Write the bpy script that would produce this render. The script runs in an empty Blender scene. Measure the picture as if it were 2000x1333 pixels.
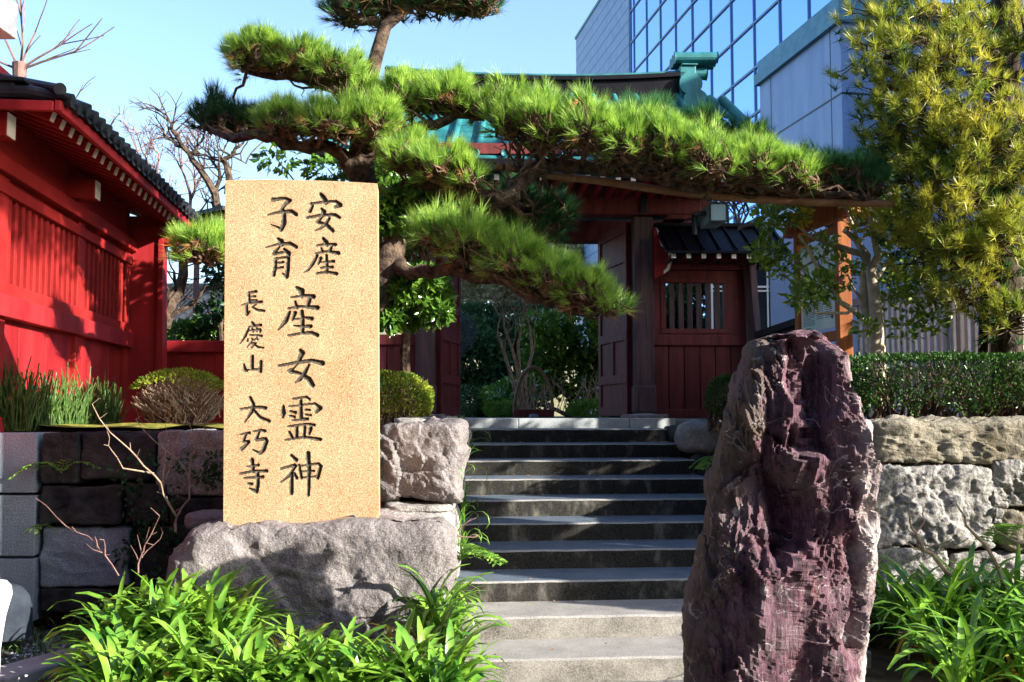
import bpy, bmesh, math, random
import numpy as np
from mathutils import Vector, Matrix, noise
S = bpy.context.scene
R = math.radians
# ---------------------------------------------------------------- camera, sky, sun, exposure
CAM_Z = 1.55
PITCH = math.atan((810 - 666.5) / 2000.0)
cam = bpy.data.cameras.new('camera'); camo = bpy.data.objects.new('camera', cam)
S.collection.objects.link(camo); S.camera = camo
cam.sensor_width = 36; cam.lens = 36; cam.clip_end = 3000; cam.clip_start = 0.05
camo.location = (0, 0, CAM_Z); camo.rotation_euler = (R(90) + PITCH, 0, 0)
SUN_AZ, SUN_EL = 67.0, 21.6                       # azimuth from straight behind the viewer toward the right
sd = Vector((math.sin(R(SUN_AZ)) * math.cos(R(SUN_EL)), -math.cos(R(SUN_AZ)) * math.cos(R(SUN_EL)), math.sin(R(SUN_EL))))
w = bpy.data.worlds.new('World'); S.world = w; w.use_nodes = True
nt = w.node_tree; bg = nt.nodes['Background']
sky = nt.nodes.new('ShaderNodeTexSky'); sky.sky_type = 'NISHITA'; sky.sun_disc = False
sky.sun_elevation = R(SUN_EL); sky.sun_rotation = math.atan2(sd.x, sd.y)
sky.altitude = 0; sky.air_density = 1.0; sky.dust_density = 1.6; sky.ozone_density = 3.0
nt.links.new(sky.outputs[0], bg.inputs[0]); bg.inputs[1].default_value = 0.125
sl = bpy.data.lights.new('sun', 'SUN'); sl.energy = 5.0; sl.angle = R(0.53); sl.color = (1, 0.93, 0.82)
so = bpy.data.objects.new('sun', sl); S.collection.objects.link(so)
so.rotation_euler = sd.to_track_quat('Z', 'Y').to_euler(); so.location = (20, -12, 20)
S.view_settings.view_transform = 'Standard'; S.view_settings.look = 'None'
S.view_settings.exposure = 1.8; S.view_settings.gamma = 1.0
S.render.resolution_x = 1024; S.render.resolution_y = 682

# ---------------------------------------------------------------- helpers
rnd = random.Random(7); NR = np.random.default_rng(7)
CT, ST = math.cos(PITCH), math.sin(PITCH)
def ray(px, py):
    r = (px - 1000) / 2000.0; u = (666.5 - py) / 2000.0
    return Vector((r, CT - u * ST, ST + u * CT))
def P(px, py, Y):
    d = ray(px, py); k = Y / d.y
    return Vector((d.x * k, Y, CAM_Z + d.z * k))
def RP(px, py, pt, n):
    d = ray(px, py); c = Vector((0, 0, CAM_Z)); k = (pt - c).dot(n) / d.dot(n)
    return c + d * k
def link(o): S.collection.objects.link(o); return o
def tag(o, label=None, cat=None, group=None, kind=None):
    if label: o['label'] = label
    if cat: o['category'] = cat
    if group: o['group'] = group
    if kind: o['kind'] = kind
    return o
def thing(name, label, cat, loc=(0, 0, 0), group=None, rz=0):
    o = link(bpy.data.objects.new(name, None)); o.location = loc; o.rotation_euler = (0, 0, rz)
    o.empty_display_size = .2
    return tag(o, label, cat, group)
class MB:
    def __init__(s): s.v = []; s.f = []; s.m = []; s.nv = 0
    def add(s, verts, faces, mi=0):
        b = s.nv
        if isinstance(verts, np.ndarray): verts = verts.tolist()
        s.v.extend(verts); s.nv += len(verts)
        for f in faces: s.f.append([i + b for i in f]); s.m.append(mi)
        return s
    def box(s, a, b, mi=0, M=None):
        x0, y0, z0 = a; x1, y1, z1 = b
        v = [(x0,y0,z0),(x1,y0,z0),(x1,y1,z0),(x0,y1,z0),(x0,y0,z1),(x1,y0,z1),(x1,y1,z1),(x0,y1,z1)]
        if M is not None: v = [tuple(M @ Vector(p)) for p in v]
        return s.add([tuple(p) for p in v], [(0,3,2,1),(4,5,6,7),(0,1,5,4),(1,2,6,5),(2,3,7,6),(3,0,4,7)], mi)
    def bar(s, p, q, w, h, mi=0, up=(0,0,1)):      # rectangular bar from p to q
        p = Vector(p); q = Vector(q); d = q - p; L = d.length; d.normalize(); u = Vector(up)
        x = d.cross(u); x.normalize(); u = x.cross(d)
        M = Matrix((( x.x, d.x, u.x, p.x),(x.y, d.y, u.y, p.y),(x.z, d.z, u.z, p.z),(0,0,0,1)))
        return s.box((-w/2, 0, -h/2), (w/2, L, h/2), mi, M)
    def tube(s, pts, rad, n=6, mi=0, jit=0.0, cap=True):
        pts = [Vector(p) for p in pts]
        if not hasattr(rad, '__len__'): rad = [rad] * len(pts)
        ref = Vector((0.31, 0.2, 0.93)).normalized(); base = s.nv; vs = []
        for i, p in enumerate(pts):
            d = (pts[min(i+1, len(pts)-1)] - pts[max(i-1, 0)])
            if d.length < 1e-9: d = Vector((0,0,1))
            d.normalize(); a = d.cross(ref)
            if a.length < .05: a = d.cross(Vector((1,0,0)))
            a.normalize(); b = d.cross(a); ref2 = a.cross(d); ref = ref2 if ref2.length > .1 else ref
            for k in range(n):
                t = 2*math.pi*k/n; r = rad[i] * (1 + (jit*(rnd.random()-.5) if jit else 0))
                q = p + (a*math.cos(t) + b*math.sin(t)) * r; vs.append((q.x,q.y,q.z))
        fs = []
        for i in range(len(pts)-1):
            for k in range(n):
                k2 = (k+1) % n
                fs.append((i*n+k, i*n+k2, (i+1)*n+k2, (i+1)*n+k))
        if cap and n > 3: fs.append(tuple(range(n))); fs.append(tuple(range((len(pts)-1)*n, len(pts)*n))[::-1])
        return s.add(vs, fs, mi)
    def build(s, name, mats, parent=None, smooth=False, bevel=0):
        me = bpy.data.meshes.new(name)
        off = parent.location if parent is not None else Vector((0,0,0))
        if parent is not None and parent.parent is not None: off = off + parent.parent.location
        a = np.array(s.v, dtype=np.float64).reshape(-1, 3) - np.array(off)
        me.from_pydata(a.tolist(), [], s.f)
        if not isinstance(mats, (list, tuple)): mats = [mats]
        for m in mats: me.materials.append(m)
        if len(mats) > 1: me.polygons.foreach_set('material_index', s.m)
        if smooth: me.polygons.foreach_set('use_smooth', [True]*len(me.polygons))
        me.update(); me.validate()
        o = link(bpy.data.objects.new(name, me)); 
        if parent is not None: o.parent = parent
        if bevel:
            md = o.modifiers.new('bevel', 'BEVEL'); md.width = bevel; md.segments = 2; md.limit_method = 'ANGLE'; md.angle_limit = R(40)
        return o
def bulk(name, V, F, mats, parent=None, smooth=False):  # V (n,3) F (m,k) numpy: fast mesh
    me = bpy.data.meshes.new(name); n = len(V); m, k = F.shape
    off = np.array(parent.location) if parent is not None else np.zeros(3)
    me.vertices.add(n); me.vertices.foreach_set('co', (np.asarray(V) - off).astype(np.float32).ravel())
    me.loops.add(m*k); me.loops.foreach_set('vertex_index', F.astype(np.int32).ravel())
    me.polygons.add(m); me.polygons.foreach_set('loop_start', np.arange(0, m*k, k, dtype=np.int32))
    try: me.polygons.foreach_set('loop_total', np.full(m, k, dtype=np.int32))
    except Exception: pass
    if smooth: me.polygons.foreach_set('use_smooth', np.ones(m, dtype=bool))
    for mt in (mats if isinstance(mats, (list, tuple)) else [mats]): me.materials.append(mt)
    me.update(calc_edges=True); me.validate()
    o = link(bpy.data.objects.new(name, me))
    if parent is not None: o.parent = parent
    return o

# ---------------------------------------------------------------- materials
def mat(name, c1, c2=None, scale=5, rough=.7, bump=0, bscale=None, metal=0, trans=0, c3=None, detail=6, stretch=None, spec=.15, lo=.35, hi=.65, speck=None, bdist=.02):
    m = bpy.data.materials.new(name); m.use_nodes = True; n = m.node_tree; L = n.links
    b = n.nodes['Principled BSDF']; b.inputs['Roughness'].default_value = rough; b.inputs['Metallic'].default_value = metal
    b.inputs['Specular IOR Level'].default_value = spec
    geo = n.nodes.new('ShaderNodeNewGeometry'); vec = geo.outputs['Position']
    if stretch:
        mp = n.nodes.new('ShaderNodeMapping'); mp.inputs['Scale'].default_value = stretch; L.new(vec, mp.inputs[0]); vec = mp.outputs[0]
    col = None
    if c2 is not None:
        t = n.nodes.new('ShaderNodeTexNoise'); t.inputs['Scale'].default_value = scale; t.inputs['Detail'].default_value = detail
        t.inputs['Roughness'].default_value = .6; L.new(vec, t.inputs['Vector'])
        r = n.nodes.new('ShaderNodeValToRGB'); r.color_ramp.elements[0].position = lo; r.color_ramp.elements[1].position = hi
        r.color_ramp.elements[0].color = (*c1, 1); r.color_ramp.elements[1].color = (*c2, 1)
        if c3: e = r.color_ramp.elements.new((lo+hi)/2); e.color = (*c3, 1)
        L.new(t.outputs[0], r.inputs[0]); col = r.outputs[0]
    else: b.inputs['Base Color'].default_value = (*c1, 1)
    if speck:   # (scale, dark colour, light colour, amount)
        t = n.nodes.new('ShaderNodeTexNoise'); t.inputs['Scale'].default_value = speck[0]; t.inputs['Detail'].default_value = 2
        L.new(geo.outputs['Position'], t.inputs['Vector'])
        r = n.nodes.new('ShaderNodeValToRGB'); E = r.color_ramp.elements
        E[0].position = .36; E[0].color = (*speck[1], 1); E[1].position = .64; E[1].color = (*speck[2], 1)
        L.new(t.outputs[0], r.inputs[0])
        mx = n.nodes.new('ShaderNodeMixRGB'); mx.blend_type = 'MIX'; mx.inputs[0].default_value = speck[3]
        L.new(col, mx.inputs[1]) if col is not None else None
        L.new(r.outputs[0], mx.inputs[2]); col = mx.outputs[0]
    if col is not None: L.new(col, b.inputs['Base Color'])
    if bump:
        t = n.nodes.new('ShaderNodeTexNoise'); t.inputs['Scale'].default_value = bscale or scale*3; t.inputs['Detail'].default_value = 8
        t.inputs['Roughness'].default_value = .65; L.new(vec, t.inputs['Vector'])
        bp = n.nodes.new('ShaderNodeBump'); bp.inputs['Strength'].default_value = bump; bp.inputs['Distance'].default_value = bdist
        L.new(t.outputs[0], bp.inputs['Height']); L.new(bp.outputs[0], b.inputs['Normal'])
    if trans:
        tr = n.nodes.new('ShaderNodeBsdfTranslucent')
        if col is not None: L.new(col, tr.inputs[0])
        else: tr.inputs[0].default_value = (*c1, 1)
        ms = n.nodes.new('ShaderNodeMixShader'); ms.inputs[0].default_value = trans
        out = n.nodes['Material Output']; L.new(b.outputs[0], ms.inputs[1]); L.new(tr.outputs[0], ms.inputs[2]); L.new(ms.outputs[0], out.inputs[0])
    return m
MT = {}
MT['tan'] = mat('tan_granite', (.30,.13,.058), (.47,.255,.145), 2.6, .8, .2, 160, speck=(165, (.15,.055,.018), (.75,.53,.32), .5), bdist=.004, lo=.3, hi=.62, stretch=None)
MT['ink'] = mat('carved_dark', (.030,.026,.022), (.10,.085,.06), 60, .8)
MT['grey'] = mat('grey_granite', (.12,.17,.24), (.21,.28,.37), 3, .8, .5, 60, speck=(160,(.10,.11,.12),(.60,.62,.64),.4))
MT['rough'] = mat('rough_granite', (.10,.10,.10), (.32,.305,.285), 5, .85, 1.0, 12, speck=(90,(.15,.14,.14),(.6,.58,.55),.35), bdist=.04)
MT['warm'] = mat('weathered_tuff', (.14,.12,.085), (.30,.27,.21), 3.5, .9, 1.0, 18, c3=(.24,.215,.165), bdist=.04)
MT['soffit'] = mat('shaded_soffit_red', (.05,.003,.003), (.10,.006,.006), 4, .6)  # shade under the eaves is darkened into this red
MT['bolst'] = mat('shaded_bollard_stone', (.015,.02,.03), (.035,.045,.06), 5, .8, .4, 60)  # bollard stone: the shade on it is darkened into its grey
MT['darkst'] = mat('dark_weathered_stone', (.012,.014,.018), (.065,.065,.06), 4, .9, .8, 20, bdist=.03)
MT['boulder'] = mat('pinkish_boulder', (.070,.064,.068), (.21,.195,.198), 3.6, .85, 1.0, 20, speck=(120,(.12,.10,.10),(.46,.42,.40),.35), bdist=.03)
MT['tread'] = mat('step_tread', (.06,.085,.12), (.12,.15,.19), 6, .6, .4, 90, speck=(140,(.03,.04,.055),(.20,.23,.28),.4), bdist=.006)  # blue of the shaded treads is put into the colour
MT['riser'] = mat('step_riser', (.008,.008,.008), (.17,.16,.135), 4, .85, .4, 60, lo=.34, hi=.74, stretch=(1.8,1.8,.8), c3=(.018,.017,.015), bdist=.006, speck=(110,(.006,.006,.006),(.14,.135,.12),.2))  # dirt stains, plus the risers' shade darkened into the colour
MT['riserl'] = mat('sunlit_riser', (.05,.047,.042), (.26,.245,.22), 4, .85, .4, 60, lo=.3, hi=.6, bdist=.006, speck=(110,(.05,.05,.045),(.4,.37,.33),.3))  # bottom steps: sunlight brightened into the riser colour
MT['treadl'] = mat('worn_sunlit_tread', (.17,.165,.16), (.29,.28,.265), 5, .7, .4, 90, speck=(140,(.09,.09,.09),(.45,.43,.40),.35), bdist=.006)  # bottom treads' sunlight put into the colour; also the worn nosing edges
MT['kerb'] = mat('landing_granite', (.22,.25,.26), (.32,.36,.37), 5, .75, .2, 90, speck=(150,(.2,.22,.23),(.6,.63,.65),.4), bdist=.004)
MT['conc'] = mat('concrete', (.25,.24,.25), (.36,.35,.36), 6, .85, .3, 60, bdist=.005)
MT['soil'] = mat('soil', (.05,.035,.02), (.12,.085,.05), 7, .95, .8, 20)
MT['soil2'] = mat('brown_render', (.08,.065,.05), (.12,.10,.08), 3, .9)
MT['moss'] = mat('moss', (.10,.11,.02), (.28,.26,.05), 9, .95, .8, 40)
MT['gravelg'] = mat('gravel_ground', (.06,.06,.07), (.16,.15,.15), 30, .9, .8, 60)
MT['pebble'] = mat('pebble', (.10,.11,.13), (.55,.57,.62), 23, .7, lo=.4, hi=.6)
MT['pave'] = mat('paving', (.09,.09,.09), (.15,.15,.145), 8, .8, .3, 60)
MT['red'] = mat('red_paint', (.17,.006,.009), (.36,.022,.026), 2.5, .55, .25, 22, stretch=(1,1,.25), spec=.3, bdist=.004)
MT['redd'] = mat('red_paint_beam', (.20,.008,.008), (.29,.015,.013), 3, .6, .2, 18, spec=.3, bdist=.004)
MT['wood'] = mat('old_red_wood', (.07,.012,.012), (.16,.026,.024), 5, .65, .35, 20, stretch=(3,3,.4), spec=.3, bdist=.006)
MT['woodp'] = mat('weathered_post', (.035,.022,.026), (.10,.055,.055), 6, .7, .35, 24, stretch=(4,4,.3), spec=.3, bdist=.006)
MT['white'] = mat('white_plaster', (.78,.76,.72), (.85,.83,.8), 4, .7)
MT['tile'] = mat('roof_tile', (.008,.010,.014), (.035,.038,.045), 6, .45, .3, 30)
MT['copper'] = mat('green_copper', (.006,.085,.10), (.022,.17,.18), 3, .55, .15, 20, stretch=(2,.6,1), spec=.4)
MT['copperd'] = mat('dark_copper', (.002,.002,.004), (.006,.005,.007), 4, .5, .1, 20)
MT['orange'] = mat('orange_wood', (.22,.07,.025), (.38,.14,.05), 6, .65, .3, 20, stretch=(3,3,.3), bdist=.005)
MT['bamboo'] = mat('brown_bamboo', (.16,.075,.04), (.30,.17,.09), 5, .5, .2, 30)
MT['bark'] = mat('pine_bark', (.025,.018,.014), (.15,.105,.075), 14, .9, 1.0, 26, bdist=.03)
MT['barkd'] = mat('dark_bark', (.012,.009,.007), (.075,.055,.04), 14, .9, 1.0, 26, bdist=.03, stretch=(1,1,.3))
MT['twig'] = mat('dark_twig', (.05,.03,.022), (.19,.12,.08), 20, .9)
MT['twigl'] = mat('light_twig', (.20,.14,.10), (.36,.27,.20), 20, .8)
MT['twigp'] = mat('plum_twig', (.13,.075,.07), (.25,.15,.13), 20, .8)
MT['barkl'] = mat('pale_bark', (.34,.28,.20), (.55,.48,.38), 9, .8, .3, 30)
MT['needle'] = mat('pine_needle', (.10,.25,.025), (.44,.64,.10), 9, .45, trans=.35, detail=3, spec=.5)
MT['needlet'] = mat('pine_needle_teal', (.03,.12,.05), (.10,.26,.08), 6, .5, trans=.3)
MT['needled'] = mat('pine_needle_dark', (.02,.07,.03), (.06,.15,.04), 6, .5, trans=.25)  # darker copy: shade of the rear pads put into the needle colour
MT['needley'] = mat('umbrella_pine_needle', (.11,.21,.02), (.58,.54,.07), 2.6, .4, trans=.3, detail=5, spec=.5)
MT['camellia'] = mat('camellia_leaf', (.04,.12,.015), (.16,.30,.04), 7, .22, trans=.3, spec=.7)
MT['camellial'] = mat('sunny_camellia_leaf', (.07,.19,.025), (.34,.44,.06), 9, .25, trans=.35, spec=.6)  # sunlit look of the right camellia brightened into the leaf colour
MT['leafy'] = mat('yellow_leaf', (.42,.36,.03), (.62,.42,.05), 9, .4, trans=.35)
MT['hedge'] = mat('hedge_leaf', (.015,.055,.008), (.045,.12,.015), 8, .35, trans=.2, spec=.5)
MT['bush'] = mat('azalea_leaf', (.10,.20,.02), (.34,.38,.05), 6, .45, trans=.3)
MT['strap'] = mat('agapanthus_leaf', (.05,.17,.02), (.22,.40,.04), 5, .28, trans=.25, spec=.5)
MT['reed'] = mat('horsetail', (.015,.05,.012), (.10,.17,.04), 20, .4)
MT['fern'] = mat('fern', (.08,.2,.03), (.2,.34,.05), 9, .5, trans=.3)
MT['dgreen'] = mat('shade_foliage', (.015,.045,.02), (.05,.12,.04), 4, .4, trans=.15)
MT['bluel'] = mat('grey_foliage', (.07,.10,.10), (.2,.26,.27), 9, .5, trans=.1)
MT['ylit'] = mat('far_leaf', (.22,.2,.08), (.45,.4,.22), 5, .7, trans=.2)
MT['dryn'] = mat('dry_needle', (.20,.09,.03), (.42,.22,.09), 9, .7)
MT['dead'] = mat('withered_leaf', (.30,.17,.03), (.50,.38,.05), 6, .6, trans=.2)
MT['pink'] = mat('pink_petal', (.75,.08,.14), (.85,.3,.35), 20, .5, trans=.2)
MT['metal'] = mat('dark_metal', (.03,.035,.04), None, rough=.4, metal=.3)
MT['lens'] = mat('lamp_glass', (.25,.38,.42), None, rough=.12, spec=.6)
MT['panel'] = mat('cladding_panel', (.19,.27,.44), (.26,.34,.52), 1.5, .35, stretch=(2,2,.3))
MT['panelw'] = mat('tiled_cladding', (.24,.34,.50), (.32,.42,.58), 2, .5)
MT['cap'] = mat('blue_grey_coping', (.07,.20,.28), (.12,.28,.36), 3, .4)
MT['mull'] = mat('mullion', (.14,.22,.36), None, rough=.4, metal=.4)
MT['slat'] = mat('fence_slat', (.30,.25,.25), (.46,.40,.40), 5, .6, stretch=(3,3,.3))
MT['board'] = mat('board_face', (.42,.60,.52), (.62,.70,.66), 2.2, .5, detail=2)
MT['bprint'] = mat('board_print', (.05,.07,.07), None, rough=.6)
MT['bgreen'] = mat('board_green', (.06,.32,.12), None, rough=.6)
MT['bpurple'] = mat('board_purple', (.10,.06,.22), None, rough=.6)
MT['wht'] = mat('white_paint', (.8,.8,.8), None, rough=.5)
MT['yel'] = mat('house_plaster', (.6,.52,.4), (.68,.6,.48), 3, .8)
MT['winglass'] = mat('dark_window', (.012,.018,.03), None, rough=.08, spec=.8)
def glass():
    m = bpy.data.materials.new('curtain_glass'); m.use_nodes = True; n = m.node_tree; b = n.nodes['Principled BSDF']
    b.inputs['Base Color'].default_value = (.30, .52, .95, 1); b.inputs['Metallic'].default_value = .9; b.inputs['Roughness'].default_value = .12
    g = n.nodes.new('ShaderNodeNewGeometry'); mp = n.nodes.new('ShaderNodeMapping'); mp.inputs['Scale'].default_value = (1, 1, .25)
    t = n.nodes.new('ShaderNodeTexNoise'); t.inputs['Scale'].default_value = .8; bp = n.nodes.new('ShaderNodeBump'); bp.inputs['Strength'].default_value = .10; bp.inputs['Distance'].default_value = .05
    n.links.new(g.outputs['Position'], mp.inputs[0]); n.links.new(mp.outputs[0], t.inputs['Vector']); n.links.new(t.outputs[0], bp.inputs['Height']); n.links.new(bp.outputs[0], b.inputs['Normal'])
    return m
MT['glass'] = glass()
def redrock():
    m = bpy.data.materials.new('red_chert'); m.use_nodes = True; n = m.node_tree; L = n.links; b = n.nodes['Principled BSDF']
    b.inputs['Roughness'].default_value = .58; b.inputs['Specular IOR Level'].default_value = .3
    g = n.nodes.new('ShaderNodeNewGeometry')
    mp = n.nodes.new('ShaderNodeMapping'); mp.inputs['Scale'].default_value = (8, 7, 1.1); mp.inputs['Rotation'].default_value = (0, R(-6), 0)
    L.new(g.outputs['Position'], mp.inputs[0])
    t = n.nodes.new('ShaderNodeTexNoise'); t.inputs['Scale'].default_value = 2.1; t.inputs['Detail'].default_value = 12; t.inputs['Roughness'].default_value = .76; L.new(mp.outputs[0], t.inputs['Vector'])
    r = n.nodes.new('ShaderNodeValToRGB'); E = r.color_ramp.elements
    E[0].position = .30; E[0].color = (.030,.022,.028,1); E[1].position = .78; E[1].color = (.36,.26,.26,1)
    for p, c in ((.41,(.045,.024,.036,1)),(.49,(.10,.042,.06,1)),(.55,(.20,.11,.145,1)),(.61,(.11,.025,.032,1)),(.68,(.17,.13,.13,1))):
        e = E.new(p); e.color = c
    L.new(t.outputs[0], r.inputs[0])
    # ochre crust toward the left flank, pale crystalline crust toward the right flank
    sx = n.nodes.new('ShaderNodeSeparateXYZ'); L.new(g.outputs['Position'], sx.inputs[0])
    t2 = n.nodes.new('ShaderNodeTexNoise'); t2.inputs['Scale'].default_value = 7; t2.inputs['Detail'].default_value = 6; L.new(g.outputs['Position'], t2.inputs['Vector'])
    def band(a, bb, src):
        q = n.nodes.new('ShaderNodeMapRange'); q.inputs[1].default_value = a; q.inputs[2].default_value = bb; L.new(src, q.inputs[0])
        z = n.nodes.new('ShaderNodeMath'); z.operation = 'ADD'; L.new(q.outputs[0], z.inputs[0]); L.new(t2.outputs[0], z.inputs[1])
        y = n.nodes.new('ShaderNodeMapRange'); y.inputs[1].default_value = 1.0; y.inputs[2].default_value = 1.22; L.new(z.outputs[0], y.inputs[0]); return y.outputs[0]
    ad = n.nodes.new('ShaderNodeMath'); ad.operation = 'MULTIPLY_ADD'; ad.inputs[1].default_value = -.22; L.new(sx.outputs[2], ad.inputs[0]); L.new(sx.outputs[0], ad.inputs[2])
    lf = band(.98, .70, ad.outputs[0]); rt = band(1.42, 1.70, sx.outputs[0])
    m1 = n.nodes.new('ShaderNodeMixRGB'); m1.inputs[2].default_value = (.105,.08,.065,1); L.new(lf, m1.inputs[0]); L.new(r.outputs[0], m1.inputs[1])
    m2 = n.nodes.new('ShaderNodeMixRGB'); m2.inputs[2].default_value = (.50,.42,.41,1); L.new(rt, m2.inputs[0]); L.new(m1.outputs[0], m2.inputs[1])
    # white quartz veins
    def vein(sc, rot, wd, distort):
        mp2 = n.nodes.new('ShaderNodeMapping'); mp2.inputs['Scale'].default_value = (1, .35, 1.5); mp2.inputs['Rotation'].default_value = (0, rot, 0); 
        tn = n.nodes.new('ShaderNodeTexNoise'); tn.inputs['Scale'].default_value = 3.5; tn.inputs['Detail'].default_value = 4; L.new(g.outputs['Position'], tn.inputs['Vector'])
        va = n.nodes.new('ShaderNodeVectorMath'); va.operation = 'MULTIPLY_ADD'; va.inputs[1].default_value = (distort,)*3
        L.new(tn.outputs[1], va.inputs[0]); L.new(g.outputs['Position'], va.inputs[2]); L.new(va.outputs[0], mp2.inputs[0])
        v = n.nodes.new('ShaderNodeTexVoronoi'); v.feature = 'DISTANCE_TO_EDGE'; v.inputs['Scale'].default_value = sc; L.new(mp2.outputs[0], v.inputs['Vector'])
        q = n.nodes.new('ShaderNodeMapRange'); q.inputs[1].default_value = wd; q.inputs[2].default_value = 0; L.new(v.outputs[0], q.inputs[0])
        z = n.nodes.new('ShaderNodeMath'); z.operation = 'MULTIPLY'; L.new(q.outputs[0], z.inputs[0])
        k = n.nodes.new('ShaderNodeMapRange'); k.inputs[1].default_value = .50; k.inputs[2].default_value = .66; L.new(t2.outputs[0], k.inputs[0]); L.new(k.outputs[0], z.inputs[1]); return z.outputs[0]
    t5 = n.nodes.new('ShaderNodeTexNoise'); t5.inputs['Scale'].default_value = 2.6; t5.inputs['Detail'].default_value = 10; t5.inputs['Roughness'].default_value = .7; L.new(g.outputs['Position'], t5.inputs['Vector'])
    r5 = n.nodes.new('ShaderNodeValToRGB'); r5.color_ramp.elements[0].position = .50; r5.color_ramp.elements[1].position = .60; r5.color_ramp.elements[1].color = (.75,.75,.75,1); L.new(t5.outputs[0], r5.inputs[0])
    m5 = n.nodes.new('ShaderNodeMixRGB'); m5.inputs[2].default_value = (.16,.11,.125,1); L.new(r5.outputs[0], m5.inputs[0]); L.new(m2.outputs[0], m5.inputs[1])
    cur = m5.outputs[0]
    for a in ((1.7, .5, .009, .5), (5.5, -.7, .013, .3)):
        vv = vein(*a); m3 = n.nodes.new('ShaderNodeMixRGB'); m3.inputs[2].default_value = (.62,.58,.58,1); L.new(vv, m3.inputs[0]); L.new(cur, m3.inputs[1]); cur = m3.outputs[0]
    L.new(cur, b.inputs['Base Color'])
    tb = n.nodes.new('ShaderNodeTexNoise'); tb.inputs['Scale'].default_value = 9; tb.inputs['Detail'].default_value = 10; tb.inputs['Roughness'].default_value = .7; L.new(mp.outputs[0], tb.inputs['Vector'])
    bp = n.nodes.new('ShaderNodeBump'); bp.inputs['Strength'].default_value = 1; bp.inputs['Distance'].default_value = .03; L.new(tb.outputs[0], bp.inputs['Height']); L.new(bp.outputs[0], b.inputs['Normal'])
    return m
MT['redrock'] = redrock()

# ---------------------------------------------------------------- frame of the stairs
TH = R(5.5); EX = Vector((math.cos(TH), math.sin(TH), 0)); EY = Vector((-math.sin(TH), math.cos(TH), 0))
MS = Matrix(((EX.x, EY.x, 0, 0), (EX.y, EY.y, 0, 6.02), (0, 0, 1, 0), (0, 0, 0, 1)))   # stair frame to world
def SW(u, v, z): return MS @ Vector((u, v, z))
HS, TS = .14, .515
TER = 1.43                                            # terrace height
# ---------------------------------------------------------------- ground
m = MB(); m.add([(-600,-200,0),(600,-200,0),(600,900,0),(-600,900,0)], [(0,1,2,3)]); tag(m.build('ground', MT['pave']), kind='structure')
# gravel patch and soil beds (terrain)
m = MB()
def patch(name, x0, x1, y0, y1, hf, mt, n=40, nm=40):
    V = []; F = []
    for j in range(nm+1):
        for i in range(n+1):
            x = x0+(x1-x0)*i/n; y = y0+(y1-y0)*j/nm; V.append((x, y, hf(x, y)))
    for j in range(nm):
        for i in range(n): a = j*(n+1)+i; F.append((a, a+1, a+n+2, a+n+1))
    q = MB(); q.add(V, F); return tag(q.build(name, mt, smooth=True), kind='structure')
def nz(x, y, z=0, s=1): return noise.noise(Vector((x*s, y*s, z*s)))
patch('gravel_bed', -6, -1.9, 4.2, 7.4, lambda x, y: .012+.03*nz(x,y,0,2)+.02, MT['gravelg'])
patch('planting_bed', -2.55, -.28, 4.6, 6.9, lambda x, y: .12+.05*nz(x,y,3,3), MT['soil'])
patch('planting_bed', 1.9, 6.2, 4.9, 7.4, lambda x, y: .05+.05*nz(x,y,5,3), MT['soil'])
# terrace: left, right and behind the landing
m = MB()
m.add([(-60,7.55,TER),(-.95,7.55,TER),(-.95,8.35,TER),(-60,8.35,TER)], [(0,1,2,3)])
m.add([(-60,8.35,TER),(-.75,8.35,TER),(-.75,11.6,TER),(-60,11.6,TER)], [(0,1,2,3)])
m.add([(2.5,7.75,TER),(60,7.75,TER),(60,11.6,TER),(2.2,11.6,TER)], [(0,1,2,3)])
m.add([(-60,11.6,TER),(60,11.6,TER),(60,400,TER),(-60,400,TER)], [(0,1,2,3)])
m.add([(-.75,8.35,0),(-.75,11.6,0),(-.75,11.6,TER),(-.75,8.35,TER)], [(0,1,2,3)])
tag(m.build('terrace', MT['soil']), kind='structure')
patch('moss_ground', -4.6, -.97, 7.56, 9.6, lambda x, y: TER+.03+.04*nz(x,y,1,3), MT['moss'])
# pebbles on the gravel
V = []; F = []
m = MB()
for i in range(2600):
    x = rnd.uniform(-4.2,-2.0); y = rnd.uniform(5.0, 7.1); r = rnd.uniform(.008,.02); z = .03+.03*nz(x,y,0,2)
    a = rnd.random()*6.28; s = [rnd.uniform(.7,1.3) for _ in range(3)]; pts = []
    for k in range(5): pts.append((x+r*s[0]*math.cos(a+k*1.257), y+r*s[1]*math.sin(a+k*1.257), z+r*.3*s[2]))
    pts.append((x, y, z+r*.9)); 
    m.add(pts, [(k,(k+1)%5,5) for k in range(5)])
tag(m.build('gravel', MT['pebble'], smooth=True), 'small blue grey gravel beside the concrete kerb', kind='stuff')

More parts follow.
